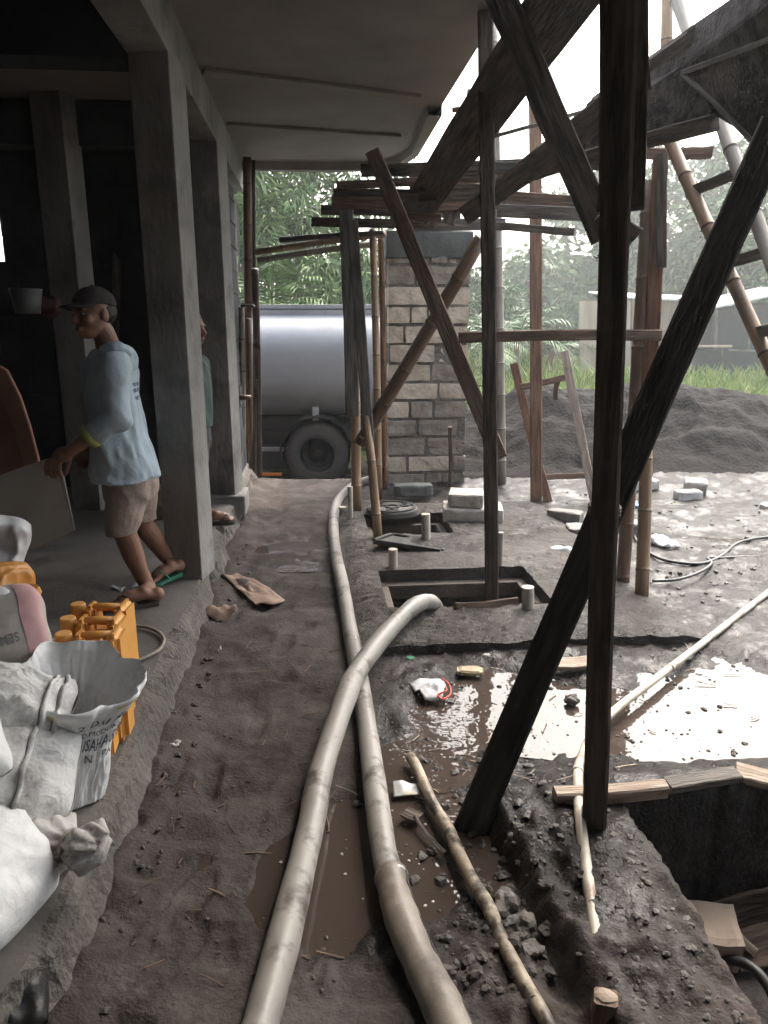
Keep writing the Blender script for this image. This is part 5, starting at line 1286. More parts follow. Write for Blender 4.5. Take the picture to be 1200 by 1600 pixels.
MB().tube([p_+Vector((math.cos(q)*.1, 0, .15+.0-math.sin(q)*.03)) for q in np.linspace(0, math.pi, 14)], .004, 6).build('handle', m_steel, bk)
m_red = M('dark red cloth', (.035, .009, .009), (.06, .016, .016), 4, (.7, .9), .3, 20)
sack('dark red bundle lying beside the grey bucket', P(74, 480, 5.0), .16, .16, .10, eul(0, 0, 10), 52, m_red, .02, group=None, name='cloth_bundle', cat='bundle')
sack('brown sack slumped on the floor behind the near column', P(238, 790, 5.2), .36, .3, .26, eul(60, 0, 0), 53, M('brown jute', (.11, .08, .05), (.19, .14, .09), 6, (.8, .95), .3, 60), .01, group=None, name='jute_sack', cat='sack')
plank('plank', 'thin plank leaning against the block wall inside the dark room', 'plank', (178, 700, 5.9), (183, 392, 6.2), 12, m_wgrey, .03, 200, group=None)
plank('plank', 'level plank on the block wall inside the dark room', 'plank', (160, 480, 6.22), (245, 478, 6.22), 8, m_wgrey, .03, 201, group=None)
m_board = M('grey cement board', (.42, .39, .36), (.54, .5, .46), 3, (.8, .95), .1, 30)
bp = [P(*q) for q in ((-40, 757, 3.38), (40, 728, 3.36), (72, 717, 3.35), (86, 722, 3.35), (98, 742, 3.35), (116, 829, 3.42), (70, 850, 3.43), (24, 869, 3.44), (-20, 800, 3.42))]
tag(MB().plate(bp, (.1, 1, 0), .012).build('cement_board', m_board), 'cut grey cement board held by the man in the cap', 'board')

# ---------------------------------------------------------------- litter and stones
m_stone = M('pale rubble', (.36, .34, .31), (.5, .48, .45), 8, (.7, .9), .5, 40, c3=(.2, .18, .16), s3=7)
m_dstone = M('muddy stone', (.10, .09, .08), (.18, .165, .15), 8, (.6, .9), .5, 40)
LG = 'rubble blocks by the sand heap'
block('white rubble block lying before the sand heap, lower one of the pair', G(1074, 782)+ZV*.045, (.23, .13, .10), .1, m_stone, 0, 'rubble_block', LG)
block('white rubble block tipped up behind another before the sand heap', G(1092, 778)+ZV*.09+Vector((0, .1, 0)), (.20, .09, .13), -.3, m_stone, .5, 'rubble_block', LG)
block('pale rubble block partly behind the tan bamboo at the heap foot', G(1003, 768)+ZV*.06, (.26, .16, .12), .15, m_stone, 0, 'rubble_block', LG)
block('small white rubble at the right edge of the yard', G(1196, 797)+ZV*.03, (.09, .08, .05), .5, m_stone, .2, 'rubble_block', LG)
block('dark paving brick lying askew left of the near post', G(882, 815)+ZV*.05, (.27, .12, .09), -.55, m_dstone, 0, 'brick', 'dark bricks in the wet yard')
block('dark brick half behind the black brace', G(912, 835)+ZV*.035, (.25, .2, .07), -.1, m_dstone, 0, 'brick', 'dark bricks in the wet yard')
block('grey brick between the two bamboo props', G(988, 835)+ZV*.05, (.2, .15, .1), .1, m_dstone, 0, 'brick', 'dark bricks in the wet yard')
for px, py, r_, lab, m in ((272, 1172, .035, 'pale stone on the trodden path beside the sacks', m_stone), (550, 1035, .02, 'small stone beside the crossing hoses', m_dstone), (893, 1097, .03, 'dark stone in the puddle left of the near post', m_dstone), (1045, 905, .025, 'small dark stone among the wet cable loops', m_dstone), (762, 1028, .022, 'pale pebble below the slab front', m_stone), (815, 1455, .045, 'broken muddy stone beside the pipe, nearest clod heap', m_dstone), (825, 1490, .035, 'muddy lump under the broken stone by the pipe', m_dstone), (790, 1420, .05, 'large muddy stone at the foot of the bank', m_dstone), (1100, 628, .05, 'block shaped stone on the crest of the sand heap', m_stone)):
    p = G(px, py) if py > 700 else P(px, py, 9.2)
    tag(MB().lump(p+ZV*r_*.3, r_, int(px), sub=3, am=.45).build('stone', m, smooth=False), lab, 'stone')
m_card = M('pinkish brown cardboard', (.26, .175, .13), (.34, .24, .185), 4, (.8, .95), .15, 30, c3=(.18, .13, .1), s3=5)
def sheet(name, label, cat, pts, m, z=.012, th=.006, wav=.01, tilt=0, group=None):
    w = [G(x, y, z) for x, y in pts]; c = sum(w, Vector())/len(w); n = len(w); mb = MB()
    w = [a.lerp(b, k) for a, b in zip(w, w[1:]+w[:1]) for k in (0, .34, .67)]; n = len(w); vs = []
    for k in (1.0, .85, .66, .48, .3, .15):
        for i, p in enumerate(w): q = c.lerp(p, k); vs.append(q+ZV*(wav*(mnoise.noise(q*11)*1.5+mnoise.noise(q*27)*.8)+tilt*(q.y-c.y)))
    vs.append(c+ZV*wav*.5); fs = []
    for a in range(5):
        for i in range(n): j = (i+1) % n; fs.append((a*n+i, a*n+j, (a+1)*n+j, (a+1)*n+i))
    for i in range(n): fs.append((5*n+i, 5*n+(i+1) % n, 6*n))
    mb.add(vs, fs); o = mb.build(name, m, smooth=True); s_ = o.modifiers.new('s', 'SOLIDIFY'); s_.thickness = th; s_.offset = 1; tag(o, label, cat, group); return o
cb = sheet('cardboard', 'torn pinkish brown cardboard piece with a dark sheet as its hole on the path', 'cardboard', [(340, 895), (352, 893), (368, 894), (410, 912), (445, 937), (428, 944), (400, 943), (370, 918)], m_card, .03, .008, .02)
h_ = sheet('hole_dark_sheet', None, None, [(368, 905), (378, 903), (390, 907), (384, 911)], m_iron, .045, .002, .004); h_.parent = cb; h_.location = h_.location-cb.location  # dark sheet laid on the cardboard, painting the dark of a hole
sheet('husk', 'curled dry brown husk scrap on the path', 'husk', [(316, 955), (335, 950), (362, 956), (372, 962), (345, 968), (320, 966)], m_card, .03, .006, .05)
sheet('paper_scrap', 'tiny white crumpled scrap on the path', 'scrap', [(334, 1018), (345, 1012), (347, 1018), (340, 1024)], m_wpl, .015, .004, .02, group='white scraps')
sheet('paper_scrap', 'white scrap by the standing foot on the floor', 'scrap', [(172, 918), (185, 914), (196, 918), (190, 923)], m_wpl, .19, .003, .02, group='white scraps')
sheet('paper_scrap', 'white scrap close under the man heel on the floor', 'scrap', [(202, 917), (212, 914), (216, 917), (208, 920)], m_wpl, .19, .003, .02, group='white scraps')
def rag(label, px, py, a, b, sd, m=m_wpl, name='plastic_rag'):
    p = G(px, py); fn = pillow_fn(p+ZV*.03, a, b, .05, eul(0, 0, sd*40), sd, .02, 0, .4); tag(pillow(fn, 24, 18).build(name, m, smooth=True), label, 'rag', 'white plastic rags in the yard')
rag('crumpled white plastic rag right of the tan bamboo post', 1038, 855, .22, .14, 61)
rag('flat white plastic rag left of the black brace', 880, 872, .18, .12, 62)
m_blue = M('light blue plastic', (.15, .3, .42), (.2, .38, .5), 4, (.4, .6), .2, 20); rag('small light blue plastic scrap between the bamboo props', 992, 796, .09, .07, 63, m_blue)
pk = sheet('wrapper', 'torn clear wrapper with red string at the puddle edge', 'wrapper', [(640, 1066), (688, 1055), (697, 1075), (690, 1092), (664, 1092)], m_wpl, .02, .003, .03)
m_rs = M('red string', (.5, .05, .03), (.6, .09, .05), 5, (.5, .7), 0)
mb = MB(); mb.tube(catmull([G(692, 1060, .04), G(702, 1070, .035), G(704, 1084, .02), G(692, 1092, .02), G(684, 1086, .03), G(698, 1078, .04), G(690, 1068, .03)], 6), .004, 6); s_ = mb.build('red_string', m_rs, pk)
p_ = G(735, 1052); block('small pale yellow board offcut at the puddle edge', p_+ZV*.014, (.12, .07, .018), -.1, M('yellowish offcut', (.3, .24, .15), (.4, .33, .22), 6, (.7, .9), .3, 30), 0, 'board_offcut', None, 'board')
sheet('foil_wrapper', 'silver and yellow snack wrapper trodden between hose and pipe', 'wrapper', [(614, 1226), (655, 1224), (656, 1242), (615, 1244)], M('silver yellow foil', (.3, .3, .3), (.45, .45, .43), 14, (.3, .5), .2, 30, c3=(.5, .42, .12), s3=14), .006, .003, .012)
cp = G(641, 1033); mb = MB(); mb.tube([cp, cp+ZV*.016, cp+ZV*.02], [.02, .02, .017], 18); tag(mb.build('bottle_cap', M('green plastic', (.01, .16, .07), (.02, .22, .1), 4, (.4, .6), 0)), 'green bottle cap on mud below the slab front', 'bottle cap')
hm_ = thing('muddy_trowel', 'muddy stick with small square blade lying in the brown puddle', 'trowel', G(665, 1300))
MB().beam(G(632, 1268, .012), G(656, 1278, .012), .05, .008, side=Vector((0, 1, 0)), n=2).build('blade', m_wdark, hm_)
MB().beam(G(648, 1276, .016), G(696, 1334, .014), .011, .010, n=4).build('handle', m_wgrey, hm_)
# boards round the trench pit
TG = 'boards round the open trench'
def zplank(label, a, b, w, th, m, sd, z=.03):
    z = z+max(float(hmap(np.array([G(x, y).x]), np.array([G(x, y).y]))[0]) for x, y in (a, b, ((a[0]+b[0])/2, (a[1]+b[1])/2)))
    p, q = G(a[0], a[1], z), G(b[0], b[1], z); mb = MB(); mb.beam(p, q, w, th, side=Vector((0, 1, .15)), sd=sd); tag(mb.build('plank', m), label, 'plank', TG)
zplank('pale raw board on the trench lip right of the near post', (866, 1243), (1040, 1232), .045, .05, m_wraw, 300, .02)
zplank('grey board continuing the trench lip further right', (1042, 1228), (1152, 1210), .055, .03, m_wgrey, 301, .02)
zplank('pale board end at the right edge of the trench lip', (1150, 1205), (1225, 1222), .075, .03, m_wraw, 302, .015)
zplank('thin dark stick lying behind the trench boards', (900, 1218), (1010, 1206), .012, .012, m_wdark, 303, .006)
zplank('pale flattened board by the puddle behind the near post', (868, 1037), (925, 1034), .08, .02, m_wraw, 304, .01)
def pitp(px, py, z=-.46): return G(px, py, z)
c_ = pitp(1108, 1462, -.36); R_ = Matrix.Rotation(-.15, 3, 'Z')
block('pale wooden box end lying in the trench', c_, (.17, .16, .14), -.15, m_wraw, .2, 'wooden_block', TG)
p, q = pitp(1128, 1432, -.38), pitp(1182, 1490, -.42); mb = MB(); mb.beam(p, q, .03, .06); tag(mb.build('plank', m_wraw), 'narrow pale lath leaning in the trench', 'lath', TG)
p, q = pitp(1135, 1485, -.44), pitp(1230, 1455, -.44); mb = MB(); mb.beam(p, q, .14, .02, side=Vector((0, 1, .3))); tag(mb.build('plank', m_wbrown), 'wide brown board lying flat in the trench', 'board', TG)
p, q = pitp(1120, 1435, -.36), pitp(1215, 1410, -.30); mb = MB(); mb.beam(p, q, .10, .02, side=Vector((0, .3, 1))); tag(mb.build('plank', m_wdark), 'dark board standing on edge at the trench wall', 'board', TG)
w5 = catmull([pitp(1110, 1512, -.40), pitp(1140, 1500, -.36), pitp(1175, 1512, -.34), pitp(1205, 1550, -.36), pitp(1220, 1610, -.42)], 8)
tag(MB().tube(w5, .016, 12).build('black_hose', m_wire, smooth=True), 'black hose arching at the bottom of the trench', 'hose')
# ---------------------------------------------------------------- people
m_skin = M('tanned skin', (.20, .098, .063), (.27, .138, .09), 9, (.45, .65), .08, 60)
m_lip = M('lips', (.16, .06, .045), (.2, .08, .06), 9, (.4, .6), 0)
m_eyew = M('eye white', (.16, .14, .13), (.2, .18, .165), 5, (.2, .3), 0)
m_eyeb = M('dark iris and brow', (.012, .01, .009), (.02, .016, .014), 5, (.4, .6), 0)
m_hair = M('short black hair', (.008, .007, .007), (.02, .018, .017), 30, (.5, .8), .5, 80)
m_cap = M('faded black cap cloth', (.022, .019, .019), (.045, .038, .037), 6, (.8, .95), .3, 60)
m_shirt = M('faded light blue shirt', (.33, .41, .47), (.44, .52, .58), 3.5, (.75, .95), .25, 60, c3=(.36, .41, .41), s3=3, crump=(7, .28, .02))
m_cuff = M('yellow green cuff', (.30, .31, .08), (.38, .4, .12), 5, (.8, .9), .2, 60)
m_short = M('beige shorts cloth', (.29, .22, .185), (.39, .31, .265), 4, (.8, .95), .25, 60, c3=(.24, .18, .15), s3=4, crump=(7, .28, .02))
m_green = M('green rubber sandal', (.03, .16, .10), (.05, .22, .14), 5, (.5, .7), .1, 30)
m_brsan = M('dark brown sandal', (.03, .022, .018), (.06, .045, .036), 5, (.5, .7), .1, 30)
m_gsh = M('dull green shirt', (.045, .07, .062), (.075, .108, .096), 4, (.8, .95), .25, 60)
m_jean = M('faded dark shorts', (.05, .05, .055), (.1, .1, .105), 5, (.8, .95), .25, 60)

def frame(f, upv=ZV):
    f = Vector(f).normalized(); r = f.cross(upv).normalized(); u = r.cross(f); return Matrix((r, f, u)).transposed()
def head_pieces(mb, c, R):
    def E(o, r, rot=None): mb.ell(Vector(c)+R@Vector(o), r, R if rot is None else R@rot, 24, 16)
    E((0, -.010, .028), (.074, .094, .088))             # skull
    E((0, .018, -.020), (.064, .068, .082))             # face
    E((0, .040, -.072), (.042, .044, .040))             # jaw
    E((0, .068, -.092), (.020, .018, .016))             # chin
    E((0, .078, .020), (.050, .016, .013))              # brow
    for s in (-1, 1):
        E((s*.042, .060, -.028), (.024, .024, .022))    # cheek
        E((s*.076, -.008, -.012), (.009, .020, .032))   # ear
        E((s*.010, .096, -.037), (.011, .012, .010))    # nostril
    mb.tube([Vector(c)+R@Vector(q) for q in ((0, .082, .012), (0, .094, -.012), (0, .107, -.032), (0, .098, -.042))], [.009, .011, .015, .010], 10)
    E((0, .090, -.062), (.022, .010, .006)); E((0, .088, -.073), (.019, .010, .007))
def face_faces(mb, c, R):
    for s in (-1, 1):
        mb.ell(Vector(c)+R@Vector((s*.031, .078, -.004)), (.014, .008, .0065), R, 12, 8, 2)
        mb.ell(Vector(c)+R@Vector((s*.031, .0845, -.004)), (.0062, .0035, .006), R, 10, 8, 3)
        mb.ell(Vector(c)+R@Vector((s*.031, .086, .018)), (.021, .009, .0045), R, 12, 8, 3)
    mb.ell(Vector(c)+R@Vector((0, .0975, -.067)), (.018, .004, .0018), R, 12, 8, 3)
def limb(mb, pts, rs, seg=16, k=5):
    pp = catmull(pts, k); n = len(pts); rr = []
    for i in range(len(pp)):
        t = i/k; a = min(int(t), n-2); q = t-a; q = q*q*(3-2*q); rr.append(rs[a]*(1-q)+rs[a+1]*q)
    mb.tube(pp, rr, seg)
    for p, r_ in ((pp[0], rr[0]), (pp[-1], rr[-1])): mb.ell(p, (r_, r_, r_), None, 14, 10)
def finger(mb, base, d, bend, L, r_, ax):
    p = Vector(base); pts = [p]; d = Vector(d).normalized()
    for k, f in enumerate((.45, .32, .23)):
        p = p+d*L*f; pts.append(p); d = Matrix.Rotation(bend, 3, ax)@d
    mb.tube(pts, [r_, r_*.95, r_*.88, r_*.72], 10); mb.ell(pts[-1], (r_*.72,)*3, None, 10, 8)
    for q in pts[1:3]: mb.ell(q, (r_*1.03,)*3, None, 10, 8)
def foot(mb, heel, toe, ankle, w=.045):
    heel, toe, ankle = Vector(heel), Vector(toe), Vector(ankle); d = (toe-heel); L = d.length; d.normalize(); s = d.cross(ZV).normalized()
    mb.tube([heel+ZV*.028-d*.0, heel+d*L*.25+ZV*.040, heel+d*L*.55+ZV*.036, heel+d*L*.78+ZV*.022], [.030, .036, .040, .034], 14, sq=(1.05, .8))
    mb.ell(heel+ZV*.032, (.034, .034, .034), None, 14, 10)
    for k, (o, l, r_) in enumerate(((-.034, 1.0, .0125), (-.014, .98, .010), (.004, .95, .0095), (.020, .91, .009), (.034, .86, .0085))):
        mb.tube([heel+d*L*.72+s*o*.8+ZV*.018, heel+d*L*(l-.05)+s*o+ZV*.013, heel+d*L*l+s*o+ZV*.010], [r_*1.1, r_, r_*.8], 8); mb.ell(heel+d*L*l+s*o+ZV*.010, (r_*.8,)*3, None, 8, 6)
    limb(mb, [ankle, heel+d*L*.28+ZV*.045], [.036, .036])
def sandal(name, heel, toe, par, mat, lift=(0, 0)):
    heel, toe = Vector(heel), Vector(toe); d = (toe-heel); L = d.length; d.normalize(); s = d.cross(ZV).normalized(); pts = []
    prof = ((-.04, .0), (0, .034), (.2, .036), (.5, .036), (.75, .046), (.95, .036), (1.06, .0))
    out = [heel+d*L*a+s*b for a, b in prof]+[heel+d*L*a-s*b for a, b in prof[-2:0:-1]]
    mb = MB(); mb.plate([p-ZV*.022 for p in out], ZV, .020)
    for k in (-1, 1): mb.tube(catmull([heel+d*L*.80+ZV*.03, heel+d*L*.66+s*k*.028+ZV*.05, heel+d*L*.45+s*k*.040+ZV*.0], 5), .006, 8)
    o = mb.build(name, mat, par); return o
def cloth(rings, fdir, ldir, mb, seg=40, wr=.010, sd=0):
    """rings: (centre, half front-back, half side); closed loft with folds"""
    vs = []; fs = []; pr = rings
    n = len(pr)
    k = 6; cs = catmull([p[0] for p in pr], k); fb = catmull([(p[1], p[2], 0) for p in pr], k)
    for i, c in enumerate(cs):
        for j in range(seg):
            a = 2*math.pi*j/seg; e = .86
            ca = math.copysign(abs(math.cos(a))**e, math.cos(a)); sa = math.copysign(abs(math.sin(a))**e, math.sin(a))
            p = c+fdir*ca*fb[i].x+ldir*sa*fb[i].y
            f = mnoise.noise(Vector((math.cos(a)*2+sd, math.sin(a)*2, i*.13)))+.9*(.5-1.6*abs(mnoise.noise(Vector((math.cos(a)*3.2+sd+i*.05, math.sin(a)*3.2-i*.06, i*.07)))))+.6*mnoise.noise(Vector((math.cos(a)*5+sd+i*.12, math.sin(a)*5, i*.22)))
            o = (p-c); o.normalize(); vs.append(p+o*f*wr)
    m = len(cs)
    for i in range(m-1):
        for j in range(seg): fs.append((i*seg+j, i*seg+(j+1) % seg, (i+1)*seg+(j+1) % seg, (i+1)*seg+j))
    fs += [tuple(range(seg-1, -1, -1)), tuple((m-1)*seg+j for j in range(seg))]
    mb.add(vs, fs)
def wrinkled(vs, amp, sd, sc=9.0):
    out = []
    for v in vs:
        o = Vector((v.x*sc+sd, v.y*sc, v.z*sc*.8)); n = mnoise.noise_vector(o); n2 = mnoise.noise_vector(Vector((v.x*sc*2.2+v.z*9, v.y*sc*2.2, v.z*sc*1.1+sd)))
        out.append(v+n*amp+n2*amp*.55)
    return out

# --- the man in the cap
root = thing('person', 'man in black cap, light blue shirt and beige shorts carrying a cement board', 'person', G(225, 940, .182), None)
hc = P(146, 490, 3.50); hR = frame(Vector((-.58, -.81, -.02)), Vector((-.06, 0, 1)))
body = MB(); head_pieces(body, hc, hR)
nk0 = P(172, 553, 3.56)
limb(body, [hc+hR@Vector((0, -.02, -.06)), hc.lerp(nk0, .6)+Vector((.01, .0, 0)), nk0-ZV*.03], [.052, .052, .062])
bf, bl = Vector((-.985, -.17, 0)).normalized(), Vector((-.17, .985, 0)).normalized()
cloth([(P(173, 556, 3.56), .06, .10), (P(176, 590, 3.56), .09, .15), (P(182, 650, 3.57), .095, .14), (P(195, 720, 3.58), .10, .14), (P(203, 775, 3.58), .10, .145), (P(204, 790, 3.58), .05, .07)], bf, bl, body, 28, 0)
sN, eN, wN = P(178, 577, 3.385), P(181, 652, 3.33), P(110, 704, 3.30)
limb(body, [sN, eN], [.052, .043]); limb(body, [eN, eN.lerp(wN, .35), wN], [.044, .043, .029])
kN = P(87, 716, 3.305)                        # knuckle line of the near hand
hd = (kN-wN).normalized(); pn = Vector((0, -1, 0)); sdv = hd.cross(pn).normalized()
palm = wN.lerp(kN, .55)
body.ell(palm, (.050, .022, .036), Matrix((hd, pn, sdv)).transposed(), 18, 12)
for k, (o, L, tip) in enumerate(((.024, .078, (97, 746)), (.008, .086, (89, 748)), (-.010, .082, (81, 746)), (-.026, .068, (73, 742)))):
    kb = P(*[(94, 724), (88, 722), (81, 721), (75, 721)][k], 3.302); tp = P(*tip, 3.318)
    mid = kb.lerp(tp, .48)+Vector((0, -.016, 0)); m2 = kb.lerp(tp, .8)+Vector((0, -.008, 0))
    body.tube([palm.lerp(kb, .4), kb+Vector((0, -.006, .002)), mid, m2, tp], [.011, .0108, .0095, .0088, .0072], 10)
    for q, r_ in ((kb+Vector((0, -.006, .002)), .0118), (mid, .0098), (tp, .0072)): body.ell(q, (r_,)*3, None, 10, 8)
tb_ = [wN.lerp(palm, .5)+Vector((.01, .01, -.012)), P(107, 722, 3.33), P(103, 738, 3.362), P(97, 747, 3.376)]
body.tube(tb_, [.015, .0135, .0115, .009], 10); body.ell(tb_[-1], (.009,)*3, None, 10, 8)
sF, eF, wF = P(150, 580, 3.76), P(158, 660, 3.76), P(140, 700, 3.62)
limb(body, [sF, eF], [.050, .042]); limb(body, [eF, eF.lerp(wF, .4), wF], [.042, .038, .027])
pF = P(132, 712, 3.56); body.ell(pF, (.036, .03, .024), None, 16, 10)
for k in range(4):
    q = P(124+k*4, 718+k*1.2, 3.53+k*.012); body.tube([pF, q, P(122+k*4, 727+k, 3.50+k*.012)], [.012, .0105, .008], 10); body.ell(P(122+k*4, 727+k, 3.50+k*.012), (.008,)*3, None, 8, 6)
body.tube([pF, P(124, 712, 3.52), P(118, 720, 3.49)], [.013, .0115, .009], 10)
hN, kneeN, anN = P(200, 770, 3.50), P(191, 822, 3.46), P(233, 918, 3.53)
heelN, toeN = G(247, 937, .204), G(170, 947, .204)
limb(body, [hN, hN.lerp(kneeN, .5), kneeN], [.085, .075, .056]); limb(body, [kneeN, P(203, 860, 3.49)+Vector((.008, 0, 0)), P(220, 895, 3.51), anN], [.055, .054, .041, .033])
foot(body, heelN, toeN, anN)
hF, kneeF, anF = P(210, 770, 3.68), P(223, 818, 3.72), P(266, 879, 3.88)
limb(body, [hF, hF.lerp(kneeF, .5), kneeF], [.085, .074, .055]); limb(body, [kneeF, P(236, 838, 3.76)+Vector((.006, 0, 0)), P(252, 860, 3.82), anF], [.055, .054, .042, .033])
gF = G(281, 900, .205); heelF, toeF = gF+ZV*.03, G(232, 912, .205)
foot(body, heelF, toeF, anF)
vs, fs = meshed(body, .0055, 3)
bb = MB(); bb.add(vs, fs, 0); face_faces(bb, hc, hR)
bb.build('body', [m_skin, m_lip, m_eyew, m_eyeb], root, smooth=True)
# shirt
sh_ = MB()
cloth([(P(170, 545, 3.56), .055, .075), (P(173, 553, 3.56), .085, .13), (P(176, 568, 3.56), .098, .178), (P(178, 600, 3.56), .106, .185), (P(183, 650, 3.57), .116, .18), (P(190, 700, 3.575), .136, .19), (P(196, 738, 3.58), .156, .205), (P(197, 745, 3.58), .158, .205)], bf, bl, sh_, 44, .020, 3)
limb(sh_, [sN+Vector((-.01, .06, .015)), sN+Vector((.0, .0, -.01)), sN.lerp(eN, .55), eN+Vector((.012, 0, -.012))], [.074, .073, .064, .060])
limb(sh_, [eN+Vector((.008, 0, -.008)), eN.lerp(wN, .25), eN.lerp(wN, .42)], [.060, .058, .055])
limb(sh_, [sF, eF, eF.lerp(wF, .5)], [.078, .064, .055])
vs, fs = meshed(sh_, .009, 3); vs = wrinkled(vs, .009, 2.0)
cb_ = P(178, 610, 3.56); fm = []
for f in fs:
    c_ = sum((vs[i] for i in f), Vector())/len(f)-cb_; on = c_.dot(bf) < -.07 and abs(c_.z) < .05 and abs(c_.dot(bl)) < .10
    fm.append(1 if on and int((c_.z+.2)/.016) % 2 == 0 and int((c_.dot(bl)+.5)/.011) % 4 else 0)
s_o = MB().add(vs, fs, fm).build('shirt', [m_shirt, m_ink], root, smooth=True)
cu = eN.lerp(wN, .42); cd_ = (wN-eN).normalized()
MB().tube([cu+cd_*.02, cu+cd_*.03, cu+cd_*.052, cu+cd_*.054, cu+cd_*.03], [.056, .060, .055, .048, .046], 24, caps=False).build('cuff', m_cuff, s_o, smooth=True)
# hood lying on the shoulders
hd_ = MB(); hp = [P(158, 549, 3.44), P(182, 541, 3.45), P(200, 548, 3.53), P(206, 560, 3.60), P(192, 552, 3.72), P(166, 548, 3.72)]
hd_.tube(catmull(hp, 6), [.022]+[.034]*(len(catmull(hp, 6))-2)+[.022], 14, sq=(1, .75)); hd_.ell(P(201, 566, 3.57), (.045, .085, .05), Matrix((bf, bl, ZV)).transposed(), 18, 12)
vs, fs = meshed(hd_, .008, 3); vs = wrinkled(vs, .009, 5.0, 12); MB().add(vs, fs).build('hood', m_shirt, s_o, smooth=True)
# shorts
so_ = MB()
cloth([(P(203, 735, 3.58), .125, .165), (P(205, 752, 3.58), .132, .172), (P(205, 775, 3.58), .126, .165), (P(204, 788, 3.58), .08, .12)], bf, bl, so_, 40, .006, 7)
limb(so_, [P(200, 765, 3.50), P(195, 800, 3.48), P(190, 829, 3.46)], [.105, .092, .079]); limb(so_, [P(212, 765, 3.66), P(216, 795, 3.70), P(221, 812, 3.72)], [.105, .092, .080])
vs, fs = meshed(so_, .009, 3)
zc = P(190, 833, 3.46).z
vs = wrinkled(vs, .008, 9.0); vs = [Vector((v.x, v.y, max(v.z, zc+.02*(v.x+1.2)))) for v in vs]
MB().add(vs, fs).build('shorts', m_short, root, smooth=True)
# cap and hair
def capm(c, R, par, mc=m_cap, bill=True):
    hb = MB()
    def fnh(p, q):
        q = q.copy()
        if p.z < -.05: q.z = -.05*.1
        return q
    hb.ell(Vector(c)+R@Vector((0, -.012, .044)), (.080, .101, .078), R, 28, 18, 0, lambda p, q: Vector((q.x, q.y, max(q.z, -.004+(.0 if p.y > 0 else -.012*min(1, -p.y*2))))))
    o = hb.build('cap', mc, par, smooth=True)
    if bill:
        vs = []; fs = []; n = 16
        for i in range(n+1):
            a = math.radians(20+140*i/n); ca, sa = math.cos(a), math.sin(a)
            for ro, dz in ((0, .0), (.072*max(0, sa)**.7, -.014-.012*abs(ca))):
                for tz in (0, .006): vs.append(Vector(c)+R@Vector((ca*.078*(1+.05*(ro > 0)), sa*.092-.012+ro, .045+dz+tz)))
        for i in range(n):
            for a_, b_ in ((0, 2), (2, 3), (3, 1), (1, 0)): fs.append((i*4+a_, i*4+b_, i*4+4+b_, i*4+4+a_))
        MB().add(vs, fs).build('visor', mc, o)
        MB().ell(Vector(c)+R@Vector((0, -.012, .123)), (.008, .008, .005), R, 10, 6).build('button', mc, o)
        MB().ell(Vector(c)+R@Vector((0, .080, .066)), (.022, .006, .014), R, 14, 8).build('badge', m_short if False else M('faded cap badge', (.05, .044, .043), (.08, .07, .068), 9, (.8, .9), 0), o)
    return o
capm(hc, hR, root)
hh = MB(); hh.ell(hc+hR@Vector((0, -.03, .006)), (.0775, .080, .062), hR, 24, 16); vs, fs = hh.v, hh.f
hh.build('hair', m_hair, root, smooth=True)
sandal('sandal', heelN, toeN, root, m_brsan); sandal('sandal', heelF, toeF, root, m_green)

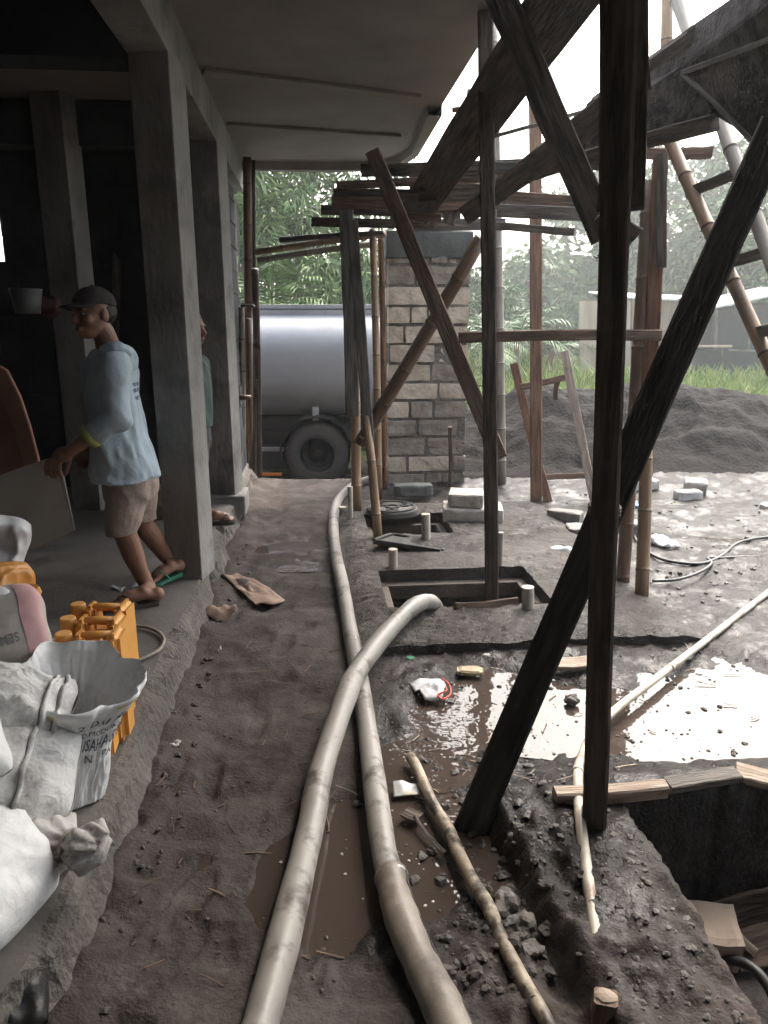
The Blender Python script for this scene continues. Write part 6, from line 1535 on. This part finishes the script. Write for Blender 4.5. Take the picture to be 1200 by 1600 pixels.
# --- the man half hidden behind the near column
r2 = thing('person', 'man in dull green shirt half hidden behind the near column', 'person', B(-.80, 4.98, .18))
PX = P(298, 520, 5.0); c2 = Vector((PX.x, 5.0, P(306, 512, 5.0).z)); R2 = frame(Vector((.94, -.25, -.05)))
f2, l2 = Vector((.94, -.25, 0)).normalized(), Vector((-.25, -.94, 0)).normalized()
b2 = MB(); head_pieces(b2, c2, R2)
def Q(px, py, d=5.0): return P(px-7, py, d)
limb(b2, [c2+R2@Vector((0, -.02, -.06)), Q(300, 552)], [.052, .056])
cloth([(Q(299, 556), .06, .10), (Q(300, 590), .09, .15), (Q(301, 640), .09, .14), (Q(302, 690), .10, .14), (Q(302, 720), .05, .07)], f2, l2, b2, 28, 0)
for s, dx in ((1, 0), (-1, -4)):
    sh0 = Q(299+dx, 572)+l2*s*.17; el = Q(301+dx, 628)+l2*s*.20; wr = Q(313+dx, 672)+l2*s*.17
    limb(b2, [sh0, el], [.05, .042]); limb(b2, [el, wr], [.041, .028]); pm = wr+(wr-el).normalized()*.06; b2.ell(pm, (.03, .034, .045), None, 14, 10)
    for k in range(4): q = pm+f2*(.022-.015*k)+(wr-el).normalized()*.03; b2.tube([q, q-ZV*.035, q-ZV*.065-f2*.012], [.0105, .0095, .0075], 8)
    b2.tube([pm, pm+f2*.035-ZV*.03], [.012, .009], 8)
for s, (kx, ax_, hx, tx) in ((1, (321, 330, 328, 366)), (-1, (309, 309, 305, 340))):
    hp_ = Q(302, 705)+l2*s*.09; kn = Q(kx, 762)+l2*s*.04; an = Q(ax_, 802, 5.04); limb(b2, [hp_, kn], [.085, .055]); limb(b2, [kn, kn.lerp(an, .4), an], [.054, .052, .033])
    foot(b2, G(hx, 816-6*(s < 0), .20), G(tx, 813-8*(s < 0), .20), an)
    sandal('sandal', G(hx, 816-6*(s < 0), .20), G(tx, 813-8*(s < 0), .20), r2, m_brsan)
vs, fs = meshed(b2, .007, 3); bb = MB(); bb.add(vs, fs, 0); face_faces(bb, c2, R2); bb.build('body', [m_skin, m_lip, m_eyew, m_eyeb], r2, smooth=True)
s2_ = MB(); cloth([(Q(299, 553), .06, .08), (Q(299, 562), .09, .14), (Q(300, 580), .12, .20), (Q(301, 630), .125, .20), (Q(302, 668), .135, .205)], f2, l2, s2_, 36, .012, 4)
for s in (1, -1): limb(s2_, [Q(299, 572)+l2*s*.16, Q(300, 606)+l2*s*.19], [.075, .07])
vs, fs = meshed(s2_, .010, 3); MB().add(wrinkled(vs, .008, 3), fs).build('shirt', m_gsh, r2, smooth=True)
s3_ = MB(); cloth([(Q(302, 662), .12, .17), (Q(302, 690), .13, .18), (Q(303, 712), .08, .12)], f2, l2, s3_, 32, .006, 4)
for s, kx in ((1, 317), (-1, 306)): limb(s3_, [Q(302, 690)+l2*s*.09, Q(kx, 745)+l2*s*.05], [.105, .082])
vs, fs = meshed(s3_, .010, 3); MB().add(wrinkled(vs, .008, 6), fs).build('shorts', m_jean, r2, smooth=True)
h2 = MB(); h2.ell(c2+R2@Vector((0, -.018, .034)), (.080, .099, .093), R2, 24, 16, 0, lambda p, q: Vector((q.x, q.y, max(q.z, -.05 if p.y < .2 else .012)))); h2.build('hair', m_hair, r2, smooth=True)
